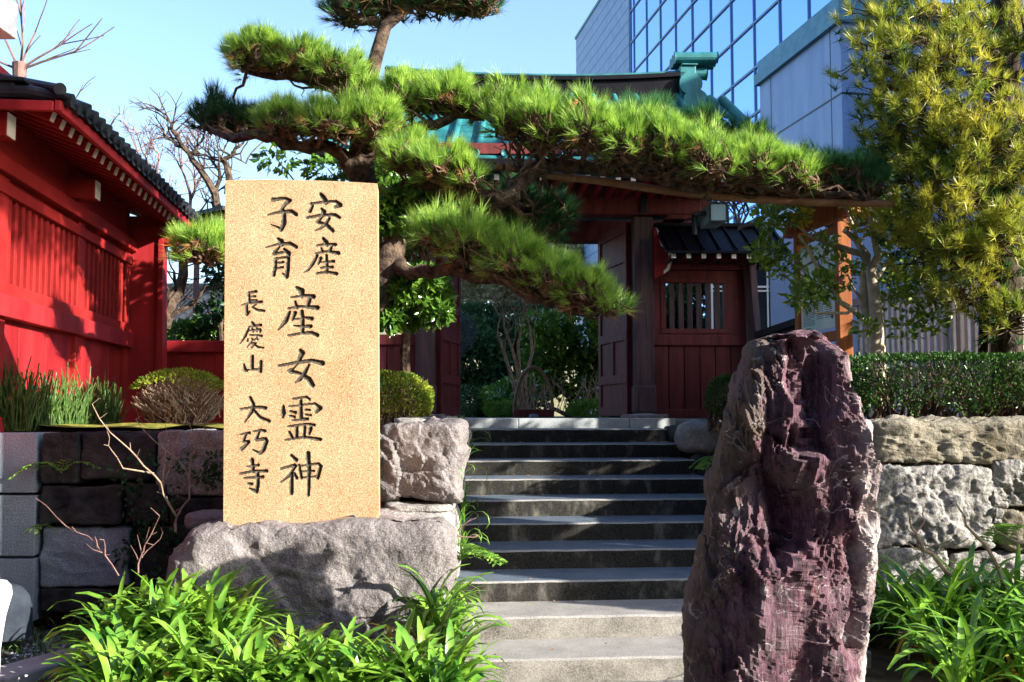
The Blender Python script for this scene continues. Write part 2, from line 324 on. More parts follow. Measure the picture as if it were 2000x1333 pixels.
# ---------------------------------------------------------------- the stairs
st = thing('stone_steps', 'flight of dark stained granite steps climbing to the temple gate', 'steps', SW(.5, 0, 0))
for k in range(1, 11):
    q = MB(); v0 = (k-1)*TS; zt = k*HS if k < 10 else 10*HS
    xr = 2.16-.008*k; xl = -.75
    nseg = 60
    V = []; F = []; ch = .012
    # cross-section swept along the step with small irregularity: riser foot, riser top, nosing, tread back
    for i in range(nseg+1):
        u = xl+(xr-xl)*i/nseg
        e = .004*noise.noise(Vector((u*6, k*7.3, 0)))+.0025*noise.noise(Vector((u*30, k*3.1, 0)))
        prof = [(v0+.006, zt-HS-.01), (v0+.003, zt-.08), (v0-.0, zt-.046), (v0-.002+e, zt-ch+e), (v0+ch+e, zt+e*.4), (v0+.10, zt+.001), (v0+TS+.03, zt+.002)]
        V += [tuple(SW(u, a, z)) for a, z in prof]
    n = 7
    for i in range(nseg):
        for j in range(n-1): F.append(((i*n+j), ((i+1)*n+j), ((i+1)*n+j+1), (i*n+j+1)))
    q.add(V, F)
    q.m = [ (2 if j == 3 else 1 if j > 3 else 0) for i in range(nseg) for j in range(n-1)]
    q.box((xr-.001, v0+.012, zt-HS), (xr, v0+TS, zt), 0, MS)
    q.build('step', [MT['riserl'], MT['treadl'], MT['treadl']] if k <= 2 else [MT['riser'], MT['tread'], MT['treadl']], st)  # bottom two steps get the copies with sunlight in their colour
lz = 1.508
for a, b in ((-1.6,-.42),(-.414,.56),(.566,1.78),(1.786,2.3)):
    q = MB(); q.box((a, 9*TS+.32+.15, TER-.09), (b, 9*TS+1.0, lz), 0, MS); q.build('landing_stone', MT['kerb'], st, bevel=.006)
q = MB(); q.box((-1.6, 9*TS+1.004, TER-.1), (2.3, 9*TS+5, lz-.004), 0, MS); q.build('landing_floor', MT['kerb'], st)

# ---------------------------------------------------------------- rocks
def chip(v):                         # flat tilted chips: one plane per Voronoi cell, sharp steps between them
    c_ = noise.voronoi(v)[1][0]; r_ = noise.random_unit_vector if False else None
    h = noise.cell_vector(c_*7.31+Vector((.5,.5,.5))) if hasattr(noise, 'cell_vector') else noise.noise_vector(c_*3.7)
    return (v-c_).dot(h)*.9+(h.x-.0)*.25
def rock(name, mt, lo, hi, parent=None, k=8, n=18, amp=.03, fs=2.2, seed=0, M=None, facet=.0, taper=None, crag=0):
    """rounded, broken block filling the box lo..hi, as one closed mesh"""
    lo = Vector(lo); hi = Vector(hi); c = (lo+hi)/2; h = (hi-lo)/2
    bm = bmesh.new(); bmesh.ops.create_cube(bm, size=2)
    bmesh.ops.subdivide_edges(bm, edges=bm.edges[:], cuts=n, use_grid_fill=True)
    off = Vector((seed*3.17, seed*1.31, seed*2.7))
    for v in bm.verts:
        p = v.co; d = (abs(p.x)**k+abs(p.y)**k+abs(p.z)**k)**(1/k); p = p/d
        q = Vector((p.x*h.x, p.y*h.y, p.z*h.z)) ; nn = Vector((p.x**3, p.y**3, p.z**3)); nn.normalize()
        s = q + c + off
        dsp = amp*(noise.fractal(s*fs, .9, 2.1, 5)) + amp*.9*noise.noise(s*fs*.5)
        if facet:
            dsp += facet*.8*chip(s*fs*.9+off)+facet*.35*chip(s*fs*2.6+off)
        if crag: dsp -= crag*max(0, noise.ridged_multi_fractal(s*fs*1.4, 1, 2, 4, 1, 2)-1.3)
        if taper: q = taper(q, h)
        q = q + nn*dsp
        v.co = q + c
    me = bpy.data.meshes.new(name)
    if M is not None: bm.transform(M)
    if parent is not None: bm.transform(Matrix.Translation(-parent.location))
    bm.to_mesh(me); bm.free(); me.materials.append(mt)
    for p in me.polygons: p.use_smooth = True
    o = link(bpy.data.objects.new(name, me)); 
    if parent is not None: o.parent = parent
    return o
def stone_px(name, mt, x0, y0, x1, y1, Y, dep, parent, **kw):
    a = P(x0, y1, Y); b = P(x1, y0, Y)
    return rock(name, mt, (a.x, Y, a.z), (b.x, Y+dep, b.z), parent, **kw)
YL = 7.2
wl = thing('ashlar_wall', 'smooth blue grey ashlar wall at the far left, shaded', 'wall', P(20, 1200, YL))
for i, (x0, y0, x1, y1) in enumerate(((-150,846,72,963),(-150,968,70,1087),(-150,1092,68,1215))):
    a = P(x0, y1, YL); b = P(x1, y0, YL); q = MB(); q.box((a.x, YL, a.z), (b.x, YL+.4+.002*i, b.z)); q.build('block', MT['grey'], wl, bevel=.008)
wr = thing('retaining_wall', 'rough stone retaining wall in shade left of the tan monument', 'wall', P(250, 1180, YL))
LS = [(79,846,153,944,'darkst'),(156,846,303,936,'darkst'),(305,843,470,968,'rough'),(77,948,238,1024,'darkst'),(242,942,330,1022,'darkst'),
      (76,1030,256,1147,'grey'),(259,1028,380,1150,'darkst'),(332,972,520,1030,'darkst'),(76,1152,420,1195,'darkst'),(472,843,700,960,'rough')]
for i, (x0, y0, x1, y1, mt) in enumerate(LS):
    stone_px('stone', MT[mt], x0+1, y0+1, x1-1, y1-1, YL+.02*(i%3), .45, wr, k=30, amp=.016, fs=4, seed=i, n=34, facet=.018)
q = MB(); a = P(74, 1200, 7.42); q.box((a.x+.03, 7.42, 0), (-1.02, 7.6, TER-.03)); q.build('backing', MT['soil'], wr)
# stones right of the monument and up the left side of the stairs
sl_ = thing('side_wall', 'sunlit rough stones stacked between monument and steps', 'wall', P(815, 1150, 7.0))
def wedge(q, h): return q
stone_px('stone', MT['boulder'], 735, 832, 893, 978, 6.95, 1.2, sl_, k=14, amp=.035, fs=3.2, seed=21, n=70, facet=.06, crag=.035)
stone_px('stone', MT['rough'], 765, 816, 858, 840, 7.4, .6, sl_, k=4, amp=.03, seed=22, facet=.02)
stone_px('stone', MT['rough'], 742, 984, 884, 1006, 6.85, 1.1, sl_, k=5, amp=.02, seed=23, facet=.02, n=24)
stone_px('stone', MT['rough'], 700, 1000, 886, 1175, 6.8, 1.2, sl_, k=7, amp=.03, seed=24, n=28, facet=.02)
for i in range(5):
    y = 8.15+i*.62; x = -.46-.05*(y-7)
    for j in range(2):
        z0 = .05+j*.72
        rock('stone', MT['rough' if (i+j)%2 else 'darkst'], (x-.5, y, z0), (x+.0, y+.6, z0+.69), sl_, k=8, amp=.02, seed=30+i*2+j, n=14)
for k in range(2, 11):
    xr = 2.16-.008*k; p = SW(xr+.0, (k-1)*TS+.02, 0)
    for j in range(2 if k < 8 else 1): rock('stone', MT['darkst'], (p.x+.01+j*.2, p.y, .0), (p.x+.22+j*.2, p.y+TS*.97, k*HS+.03+.05*(k % 2)+j*.08), sl_, k=6, amp=.03, seed=200+k+j*20, n=10)
V = []; F = []; o_ = 0
m = MB()
for i in range(420):
    k = rnd.randint(1, 10); u_ = rnd.uniform(-.5, 2.1)**1 if rnd.random() < .5 else rnd.choice((-.45, 2.0))+rnd.gauss(0, .12); u_ = min(max(u_, -.6), 2.1)
    p = SW(u_, (k-1)*TS+(rnd.uniform(.03, .5) if rnd.random() < .5 else .5-abs(rnd.gauss(0,.05))), k*HS+.006); a = rnd.random()*6.28; L = rnd.uniform(.012,.028)
    d = Vector((math.cos(a), math.sin(a), 0)); n2 = Vector((-d.y, d.x, 0)); m.add([tuple(p), tuple(p+d*L*.5+n2*L*.25+Vector((0,0,.006))), tuple(p+d*L+Vector((0,0,.003))), tuple(p+d*L*.5-n2*L*.25)], [(0,1,2,3)])
tag(m.build('fallen_leaves', MT['dryn']), 'small dry leaves and needles scattered on the steps', kind='stuff')
# right retaining wall
YR = 7.2
wrr = thing('retaining_wall', 'pale sunlit rough stone retaining wall right of the red rock', 'wall', P(1850, 1150, YR))
RS = [(1706,824,2120,902,'warm',.02,6),(1706,915,1937,1069,'rough',.03,8),(1941,903,2130,994,'rough',.03,8),(1938,996,1958,1024,'rough',.01,4),(1960,1000,2130,1076,'warm',.02,7),
      (1706,1073,1853,1160,'rough',.02,8),(1862,1080,2130,1140,'rough',.02,7),(1704,1165,1800,1300,'warm',.02,8),(1805,1145,2130,1300,'darkst',.02,8),(2126,826,2520,903,'warm',.02,6),(2136,908,2400,1060,'rough',.03,8),(2136,1065,2500,1200,'rough',.03,8)]
for i, (x0, y0, x1, y1, mt, am, kk) in enumerate(RS):
    a = P(x0, y1, YR); b = P(x1, y0, YR)
    rock('stone', MT[mt], (a.x, YR-.02*(i%2), max(a.z, 0)), (b.x, YR+.6, b.z), wrr, k=kk+10, amp=am*1.2, fs=3.6, seed=50+i, n=70 if i < 3 else 44, facet=.05, crag=.04 if i < 3 else .03)
for i in range(7):
    y = 7.75+i*.56; x = 2.42-.115*(y-7.2)
    for j in range(2):
        rock('stone', MT['darkst' if (i+j)%3 else 'rough'], (x, y, .05+j*.74), (x+.55, y+.55, .05+j*.74+.7), wrr, k=8, amp=.02, seed=70+i*2+j, n=12)
q = MB(); q.box((2.62, 7.6, 0), (8, 7.74, TER-.04)); q.build('backing', MT['soil'], wrr)
tag(stone_px('boulder', MT['rough'], 1338, 826, 1425, 885, 9.9, .6, None, k=4, amp=.04, seed=91, facet=.03), 'grey boulder at the top right of the steps behind the red rock', 'boulder')

# boulder under the slab
YB = 6.15
def bt(q, h):
    z = q.z/h.z                       # -1..1
    s = 1.0
    x = q.x; y = q.y
    if x > 0: x *= 1 - .16*max(0, -z*1.0)        # tapers toward the foot on the right
    else: x *= 1 + .04*(-z)
    y += -.10*max(0, z) * 0
    zz = q.z - .045*max(0, (q.x/h.x)**2 * (1 if q.x < 0 else .0)) * (1 if z > 0 else 0)
    if z > 0 and q.y < -h.y*.3: y += .10*z
    return Vector((x, y, zz))
a = P(312, 1300, YB); b = P(880, 1012, YB)
bo = rock('plinth_boulder', MT['boulder'], (a.x, YB, -.05), (b.x, YB+1.05, b.z-.015), None, k=10, amp=.07, fs=1.5, seed=5, n=110, facet=.06, taper=bt, crag=.045)
tag(bo, 'broad pinkish grey boulder carrying the inscribed monument', 'boulder')
tag(stone_px('rock', MT['boulder'], 352, 1003, 470, 1040, 6.75, .4, None, k=4, amp=.03, seed=6), 'low grey rock behind the left end of the plinth boulder', 'rock')

# ---------------------------------------------------------------- the inscribed monument
n_ = -EY; pt = Vector((P(588, 700, 6.5).x, 6.5, 1))
def SL(px, py):
    q = RP(px, py, pt, n_); return ((q-pt).dot(EX), q.z)
sL, zB = SL(436, 1040); sR, _ = SL(740, 1040); _, zT = SL(600, 356)
A_ = (430, 350, 6.25); B_ = (430, 550, 6.06); C_ = (430, 760, 4.76)
STR = [(A_, [
 [(1225,205,40),(1260,250,60),(1285,300,70)], [(1112,318,26),(1112,330,20)], [(1128,350,30),(1092,415,46)], [(1100,325,25),(1250,300,30),(1410,290,35),(1465,335,55),(1400,360,34)],
 [(1235,385,30),(1265,420,55),(1240,480,30),(1185,545,44),(1250,560,32),(1300,582,48),(1372,650,46)], [(1330,500,32),(1280,570,42),(1220,625,26),(1150,650,10)], [(1062,492,30),(1250,458,34),(1400,455,42),(1455,487,34)],
 [(635,272,46),(790,255,35),(850,285,42),(790,330,42),(745,395,30)], [(770,400,30),(780,450,45),(775,560,60),(742,640,44),(700,606,22),(612,572,8)], [(578,455,18),(740,418,34),(870,415,45),(925,455,46)],
 [(700,742,26),(740,780,66),(750,820,50)], [(558,850,14),(720,808,28),(850,805,42),(928,850,42)], [(720,850,25),(680,890,38),(645,932,36),(750,915,28),(800,908,24)], [(775,870,28),(832,925,58),(842,945,36)],
 [(675,990,32),(670,1080,38),(652,1190,40)], [(670,990,28),(800,972,26),(830,985,44),(825,1100,48),(810,1210,50),(752,1165,10)], [(690,1042,22),(770,1032,26)], [(670,1110,24),(765,1092,26)],
 [(1255,745,38),(1290,790,60),(1300,820,50)], [(1180,828,22),(1300,812,28),(1405,815,40)], [(1230,860,18),(1245,900,34)], [(1360,838,26),(1342,885,38)], [(1160,926,18),(1300,900,26),(1440,920,50)],
 [(1180,955,36),(1130,1050,38),(1070,1130,26),(1015,1160,6)], [(1225,985,42),(1195,1050,28)], [(1212,1036,14),(1385,1020,36)], [(1295,950,34),(1300,1060,36),(1300,1160,32)], [(1222,1100,20),(1370,1088,34)], [(1172,1170,26),(1300,1150,28),(1418,1170,42)]]),
 (B_, [
 [(905,90,36),(960,130,75),(965,185,52)], [(835,205,18),(1000,182,34),(1100,195,56)], [(885,255,30),(905,325,38)], [(1055,228,50),(1030,310,48)], [(795,335,20),(950,310,26),(1148,325,54)],
 [(820,378,32),(775,480,52),(682,590,12)], [(885,388,46),(852,470,26)], [(862,462,16),(950,455,18)], [(965,368,42),(975,480,48),(970,620,42)], [(990,440,22),(1082,455,46)], [(868,537,18),(960,545,22),(1068,545,46)], [(798,655,22),(950,628,28),(1080,620,42),(1150,650,44)],
 [(945,828,40),(970,860,62),(930,950,42),(880,1030,16),(815,1072,46),(930,1095,32),(1050,1170,62),(1095,1240,50)], [(1050,1000,26),(1000,1090,48),(940,1170,46),(882,1210,12)], [(690,1010,28),(880,975,34),(1080,948,42),(1208,980,60)],
 [(335,138,26),(345,262,26)], [(335,142,22),(422,130,32)], [(350,190,16),(415,184,22)], [(335,236,16),(430,230,20)], [(248,285,10),(350,266,22),(485,252,32)], [(315,288,26),(315,400,34),(352,360,12)], [(422,285,14),(372,312,16),(440,350,28),(518,360,28)],
 [(375,492,26),(398,530,38)], [(332,546,14),(480,526,30)], [(335,562,22),(295,650,32),(232,745,8)], [(375,562,18),(386,606,18)], [(342,592,13),(475,576,22),(470,608,22)], [(430,562,16),(430,602,16)], [(350,642,18),(420,646,16),(488,655,26)], [(326,690,16),(320,715,20)], [(370,682,16),(384,702,18),(420,690,16)], [(432,670,13),(442,700,18)], [(380,704,16),(312,790,10)], [(352,737,13),(420,737,20),(366,792,20)], [(380,742,18),(450,790,24),(508,795,20)],
 [(380,895,38),(378,1040,40)], [(278,988,22),(295,1058,42),(320,1070,16)], [(300,1055,16),(470,1046,18)], [(480,955,34),(475,1072,40)]]),
 (C_, [
 [(672,100,16),(800,82,20),(830,105,22)], [(585,168,22),(586,230,48),(580,268,24)], [(637,170,13),(880,142,18),(928,185,42),(888,222,26)], [(750,120,28),(750,285,34)], [(648,215,18),(700,227,26)], [(643,256,16),(690,266,24)], [(792,200,20),(830,202,22)], [(792,246,18),(843,252,18)], [(667,298,13),(810,286,28)], [(627,355,16),(800,332,20),(873,342,27)], [(712,366,28),(708,460,28)], [(785,360,26),(780,455,28)], [(642,407,24),(670,460,26)], [(842,372,34),(826,420,26)], [(602,480,16),(780,452,20),(928,475,32)],
 [(658,622,24),(705,665,36)], [(562,745,16),(690,712,28),(700,720,24),(640,810,26),(562,870,12)], [(665,790,28),(660,972,36)], [(690,790,20),(710,832,28)], [(732,712,22),(755,830,26)], [(742,720,13),(910,697,22),(933,725,34),(905,830,32)], [(762,770,13),(870,766,20)], [(762,826,11),(888,816,13)], [(815,604,42),(825,750,36),(820,988,24)],
 [(187,190,16),(320,172,20),(420,182,32)], [(277,84,26),(310,150,28),(290,220,30),(227,310,12)], [(310,200,20),(370,270,28),(453,305,30)],
 [(182,425,10),(272,412,24)], [(238,420,26),(214,492,22),(264,495,28)], [(262,498,28),(196,562,34)], [(302,400,13),(380,387,22),(415,396,26)], [(362,402,22),(332,478,26),(420,466,28),(430,490,34),(400,570,38),(370,603,26),(302,570,10)],
 [(295,660,32),(305,770,32)], [(247,725,13),(355,712,24)], [(184,790,20),(300,768,20),(430,766,30)], [(217,830,13),(398,820,26)], [(345,785,32),(350,880,34),(336,958,36),(268,925,10)], [(258,882,20),(292,886,26)]])]
step = .0042; nx = int((sR-sL)/step)+1; nzz = int((zT-zB)/step)+1
sLt, _ = SL(440, 358); sRt, _ = SL(737, 358)
GX, GZ = np.meshgrid(np.linspace(0, 1, nx), np.linspace(zB, zT, nzz)); TT = (GZ-zB)/(zT-zB)
GX = (sL+(sLt-sL)*TT)*(1-GX) + (sR+(sRt-sR)*TT)*GX
WID = .0011
SD = np.full(GX.shape, 9.0)
for (ox, oy, sc), strokes in STR:
    for s in strokes:
        pts = []
        for (x, y, w_) in s:
            a, z = SL(ox+x/sc, oy+y/sc); pts.append((a, z, w_/sc*.5*6.5/2000))
        for (a0, z0, r0), (a1, z1, r1) in zip(pts[:-1], pts[1:]):
            L2 = (a1-a0)**2+(z1-z0)**2+1e-12
            lo = min(a0,a1)-.03; hi = max(a0,a1)+.03; lz0 = min(z0,z1)-.03; hz0 = max(z0,z1)+.03
            i0 = max(0,int((lo-sL)/step)-12); i1 = min(nx, int((hi-sL)/step)+14); j0 = max(0,int((lz0-zB)/step)-1); j1 = min(nzz,int((hz0-zB)/step)+3)
            X = GX[j0:j1, i0:i1]; Z = GZ[j0:j1, i0:i1]
            t = np.clip(((X-a0)*(a1-a0)+(Z-z0)*(z1-z0))/L2, 0, 1)
            d = np.hypot(X-a0-t*(a1-a0), Z-z0-t*(z1-z0)) - (r0+t*(r1-r0))
            SD[j0:j1, i0:i1] = np.minimum(SD[j0:j1, i0:i1], d)
DEP = np.clip(-(SD-.001-WID)*1.8, 0, .014)
mo = thing('stone_monument', 'tall tan granite slab carved with two large columns of characters', 'monument', (pt.x, pt.y, zB))
mo['label'] = 'tall tan granite slab carved with dark columns of Japanese characters'
TOPC = .012*(1-((GX[0]-(sL+sR)/2)/((sR-sL)/2))**2)
V = np.zeros((nzz, nx, 3)); ex = np.array(EX); ey = np.array(EY); p0 = np.array(pt)
zz = GZ + (GZ-zB)/(zT-zB)*TOPC[None, :]
V[:] = p0[None,None,:] + GX[...,None]*ex + DEP[...,None]*ey; V[...,2] = zz
idx = np.arange(nx*nzz).reshape(nzz, nx)
F = np.stack([idx[:-1,:-1], idx[:-1,1:], idx[1:,1:], idx[1:,:-1]], -1).reshape(-1, 4)
dm = (DEP[:-1,:-1]+DEP[:-1,1:]+DEP[1:,1:]+DEP[1:,:-1]).reshape(-1)/4
VV = V.reshape(-1, 3)
def sub(Fs):
    u, inv = np.unique(Fs, return_inverse=True); return VV[u], inv.reshape(Fs.shape)
a, b = sub(F[dm <= .0016]); bulk('slab_face', a, b, MT['tan'], mo, smooth=False)
a, b = sub(F[dm > .0016]); bulk('inscription', a, b, MT['ink'], mo, smooth=False)
q = MB(); T = .26; ring = []
prof = [(sL, zB), (sR, zB)] + [(GX[-1][i], zz[-1][i]) for i in range(nx-1, 0, -8)] + [(GX[-1][0], zz[-1][0])]
f0 = [tuple(pt*1 + EX*a + Vector((0,0,z-pt.z))) for a, z in prof]; f1 = [tuple(Vector(p)+EY*T) for p in f0]; N = len(prof)
q.add(f0+f1, [(i, (i+1) % N, N+(i+1) % N, N+i) for i in range(N)] + [tuple(range(N, 2*N))])
q.build('slab_body', MT['tan'], mo)
# small pale stone block beside the slab's right foot
# ---------------------------------------------------------------- the red standing rock
SIL = [(643,1572,1604),(652,1508,1614),(664,1474,1618),(690,1457,1652),(720,1446,1657),(760,1430,1662),(800,1418,1678),(850,1410,1694),(900,1402,1698),(950,1384,1703),(1000,1385,1706),(1050,1371,1708),(1100,1361,1709),(1150,1346,1705),(1200,1339,1700),(1250,1340,1698),(1300,1343,1696),(1345,1346,1695),(1440,1340,1700)]
YK = 4.9
nr, nc = 330, 260
ys = np.linspace(643, 1440, nr); lx = np.interp(ys, [s[0] for s in SIL], [s[1] for s in SIL]); rx = np.interp(ys, [s[0] for s in SIL], [s[2] for s in SIL])
V = []; 
def g2(x, y, cx, cy, sx, sy): return math.exp(-((x-cx)/sx)**2-((y-cy)/sy)**2)
def ss(a, b, x):
    t = min(1, max(0, (x-a)/(b-a))); return t*t*(3-2*t)
for j in range(nr):
    A = P(lx[j], ys[j], YK); B = P(rx[j], ys[j], YK); cx = (A.x+B.x)/2; hw = (B.x-A.x)/2; z = A.z
    dp = min(.26, hw*.85)
    for i in range(nc):
        t = 2*math.pi*i/nc; cs, sn = math.cos(t), math.sin(t)
        e = .62
        x = cx+hw*math.copysign(abs(cs)**e, cs); y = YK+.05+(dp if sn < 0 else .10)*math.copysign(abs(sn)**.75, sn)
        px = 1000+2000*x/y; py = ys[j]
        d = 0
        p = Vector((x, y, z))
        # vertical ribs and blocky breaks; the lower front is smoother, the top and flanks are craggy
        cr = 1-.72*ss(.1, .7, -sn)*ss(1060, 1150, py)*ss(1395, 1470, px)*(1-ss(1640, 1680, px))
        d += .085*noise.noise(Vector((x*6.5+z*.5, y*5, z*.7)))
        d += (.035+.035*cr)*chip(Vector((x*6.5, y*5, z*2.0)))
        d += (.008+.024*cr)*chip(Vector((x*15+3, y*12, z*6)))+(.004+.010*cr)*chip(Vector((x*34+3, y*30, z*17)))
        d += (.010+.008*cr)*noise.fractal(Vector((x*14, y*11, z*3.6)), .8, 2.1, 6)
        d += .020*cr*(noise.ridged_multi_fractal(Vector((x*7+z, y*6, z*4)), 1, 2.1, 4, 1, 2)-1.2)
        d -= .012
        py0, px0 = py, px; py = py+34*noise.noise(Vector((x*7, z*2, 5)))+12*noise.noise(Vector((x*22, z*9, 5))); px = px+22*noise.noise(Vector((x*3, z*6, 9)))
        if sn < 0:
            fr = ss(0, .35, -sn)
            # central hollow with a ledge at its foot, niche at the top right, dark diagonal chute
            d -= fr*.15*ss(870, 960, py)*(1-ss(1055, 1075+.1*(px-1500), py))*math.exp(-((px-1520)/70)**2)
            d -= fr*.09*(1-ss(865, 885, py))*ss(655, 675, py)*ss(1532, 1545, px)*(1-ss(1610, 1622, px))
            d -= fr*.08*math.exp(-((px-1490-(py-860)*-.15)/40)**2)*ss(830,850,py)*(1-ss(960,1050,py))
            d += fr*.07*math.exp(-((px-1600)/45)**2)*ss(800,830,py)*(1-ss(980,1100,py))
            d += fr*.05*math.exp(-((px-1500)/60)**2)*ss(1070,1090,py)*(1-ss(1180,1330,py))
            d -= fr*.06*math.exp(-((px-1668+(py-1000)*.02)/14)**2)*ss(960,1000,py)*(1-ss(1250,1300,py))
            d += fr*.035*math.exp(-((px-1475)/22)**2)*ss(672,690,py)*(1-ss(860,900,py))
        o = Vector((cs*(1-.7*abs(cs)**3), sn, 0)); p = p+o*d
        if j < 6: p.z += .03*noise.noise(Vector((x*14, y*14, 3)))-.01
        V.append(tuple(p))
F = [(j*nc+i, (j+1)*nc+i, (j+1)*nc+(i+1) % nc, j*nc+(i+1) % nc) for j in range(nr-1) for i in range(nc)]
q = MB(); q.add(V, F)
tp = P(1588, 645, YK+.05); 
q.add([V[i] for i in range(nc)]+[(tp.x, tp.y, tp.z-.004)], [(i, (i+1) % nc, nc) for i in range(nc)])
tag(q.build('standing_rock', MT['redrock'], smooth=False), 'tall jagged dark red and purple standing rock with pale veins', 'rock')
# broad dark rock far behind? (kerb on the left)
k = MB(); a = P(55, 1340, 5.75); b = P(330, 1268, 6.5)
k.bar((-2.78, 5.55, .07), (-2.25, 6.75, .07), .26, .2); tag(k.build('kerb', MT['conc'], bevel=.015), 'pale concrete kerb between gravel and the left leafy bed', 'kerb')
# smooth rounded stone pipe and white rounded object at the far left edge
q = MB(); c = P(8, 1200, 6.7)
pr = [(.20,-.12),(.195,.04),(.175,.13),(.13,.185),(.07,.21),(0,.215)]
for i in range(len(pr)-1): pass
V = []; F = []; n = 28
for (r, z) in pr:
    for i in range(n): V.append((c.x-.03+r*math.cos(6.2832*i/n), c.y+r*math.sin(6.2832*i/n), c.z-.02+z))
for j in range(len(pr)-1):
    for i in range(n): F.append((j*n+i, j*n+(i+1)%n, (j+1)*n+(i+1)%n, (j+1)*n+i))
q.add(V, F); tag(q.build('stone_bollard', MT['bolst'], smooth=True), 'rounded grey stone bollard in front of the smooth ashlar wall', 'bollard')
q = MB(); c = P(-6, 1215, 5.2); V = []; F = []
pr = [(.02,-.2),(.03,-.1),(.04,-.02),(.055,.04),(.066,.085),(.06,.125),(.04,.15),(.0,.16)]
for (r, z) in pr:
    for i in range(n): V.append((c.x+r*math.cos(6.2832*i/n), c.y+r*math.sin(6.2832*i/n), c.z+.05+z))
for j in range(len(pr)-1):
    for i in range(n): F.append((j*n+i, j*n+(i+1)%n, (j+1)*n+(i+1)%n, (j+1)*n+i))
q.add(V, F); q.tube([(c.x,c.y,0),(c.x,c.y,c.z)], .022, 10)
tag(q.build('white_post', MT['wht'], smooth=True), 'white rounded post top cut by the left edge of the photo', 'post')
# ---------------------------------------------------------------- left red building
TR = R(6.3); RX = Vector((math.cos(TR), math.sin(TR), 0)); RY = Vector((-math.sin(TR), math.cos(TR), 0))
c0 = P(250, 700, 11.0); c0.z = 0
MR = Matrix(((RX.x, RY.x, 0, c0.x), (RX.y, RY.y, 0, c0.y), (0, 0, 1, 0), (0, 0, 0, 1)))   # v=0 at the far end of the wall, u<0 inside
rb = thing('red_building', 'long red lacquered building with slatted windows and tiled eaves at left', 'building', MR @ Vector((0, -2, TER)))
def RB(name, mt, boxes, bevel=.006, parent=None):
    q = MB()
    for a, b in boxes: q.box(a, b, 0, MR)
    return q.build(name, mt, parent or rb, bevel=bevel)
RB('wall', MT['red'], [((-.09, -6.2+.62*i, TER-.05), (-.03, -6.2+.62*i+.612, 2.29)) for i in range(10)]+[((-.12,-6.2,TER-.05),(-.1,0,2.5))], .004)
RB('wall', MT['redd'], [((-.12,-6.2,3.25),(-.02,0,4.1))], 0)
RB('rail', MT['red'], [((-.05,-6.2,2.26),(.06,0.02,2.42))])
RB('sill', MT['redd'], [((-.08,-6.2,2.425),(.02,0.0,2.52))])
RB('rail', MT['redd'], [((-.06,-6.2,3.16),(.035,0.0,3.25))])
RB('rail', MT['redd'], [((-.06,-6.2,3.30),(.07,0.02,3.42))])
RB('sill', MT['red'], [((-.1,-6.2,TER-.1),(.04,0,TER+.1))])
for j, v in enumerate((-.12, -1.75, -3.6, -5.4)): RB('post', MT['redd'], [((-.1, v-.09, TER), (.012, v+.09, 3.3))])
for v0, v1 in ((-1.66,-.21),(-3.5,-1.84),(-5.3,-3.7)):
    n = int((v1-v0)/.135); RB('lattice', MT['redd'], [((-.055, v0+(i+.25)*(v1-v0)/n, 2.5), (-.005, v0+(i+.25)*(v1-v0)/n+.06, 3.2)) for i in range(n)], .003)
# far end buttress with battered outline
q = MB(); 
for (u0, u1, ub, v0, v1, d) in ((.0,.30,.34,-.02,.14,0),(.30,.34,.385,-.05,.17,0)):
    vs = [(u0,v0,TER-.1),(ub,v0,TER-.1),(ub,v1,TER-.1),(u0,v1,TER-.1),(u0,v0,3.60),(u1,v0,3.60),(u1,v1,3.60),(u0,v1,3.60)]
    q.add([tuple(MR @ Vector(a)) for a in vs], [(0,3,2,1),(4,5,6,7),(0,1,5,4),(1,2,6,5),(2,3,7,6),(3,0,4,7)])
q.build('buttress', MT['red'], rb)
def beam(v, z, l=.62, w=.15, h=.17):
    q = MB(); q.box((-.6, v-w/2, z-h), (l, v+w/2, z), 0, MR); b = q.build('beam', MT['redd'], rb, bevel=.006)
    q = MB(); q.box((l+.001, v-w/2+.005, z-h+.005), (l+.008, v+w/2-.005, z-.005), 0, MR); q.build('beam_end', MT['white'], b)
for v in (.06, -2.05, -4.1): beam(v, 3.58 if v > 0 else 3.62, .5 if v > 0 else .22)
# rafters
EZ = 3.60
def eave(u, z0=EZ+.03, sl=.36): return z0 + (.60-u)*sl
q = MB(); 
for i in range(23):
    v = .28-i*.2
    q = MB(); p = MR @ Vector((-.4, v, eave(-.4)-.06)); e = MR @ Vector((.50, v, eave(.5)-.06)); q.bar(p, e, .055, .07); r = q.build('rafter', MT['redd'], rb)
    q = MB(); q.bar(e+(e-p).normalized()*.001, e+(e-p).normalized()*.012, .054, .069); q.build('rafter_tip', MT['white'], r)
q = MB(); v0, v1 = -4.33, .45
def zr2(u, v): return EZ+.03+.36*min(.6-u, max(0, v-v0))
us = [.6, .3, 0, -.4, -.9, -1.6, -2.6]; vs_ = [v0, v0+.3, v0+.6, v0+1, v0+1.5, v0+2.2, v0+3.2, v1]
q.add([tuple(MR @ Vector((u, v, zr2(u, v)-.012))) for u in us for v in vs_], [(i*8+j, i*8+j+1, i*8+j+9, i*8+j+8) for i in range(6) for j in range(7)])
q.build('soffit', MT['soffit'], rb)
RB('fascia', MT['red'], [((.585,v0-.02,eave(.6)-.045),(.625,v1+.02,eave(.6)+.03))])
RB('fascia', MT['red'], [((-2.6,v0-.03,eave(.6)-.05),(.58,v0+.01,eave(.6)+.02))])
RB('gutter_edge', MT['copperd'], [((.60,v0-.04,eave(.6)+.034),(.66,v1+.04,eave(.6)+.062))])
q = MB(); 
n = 26
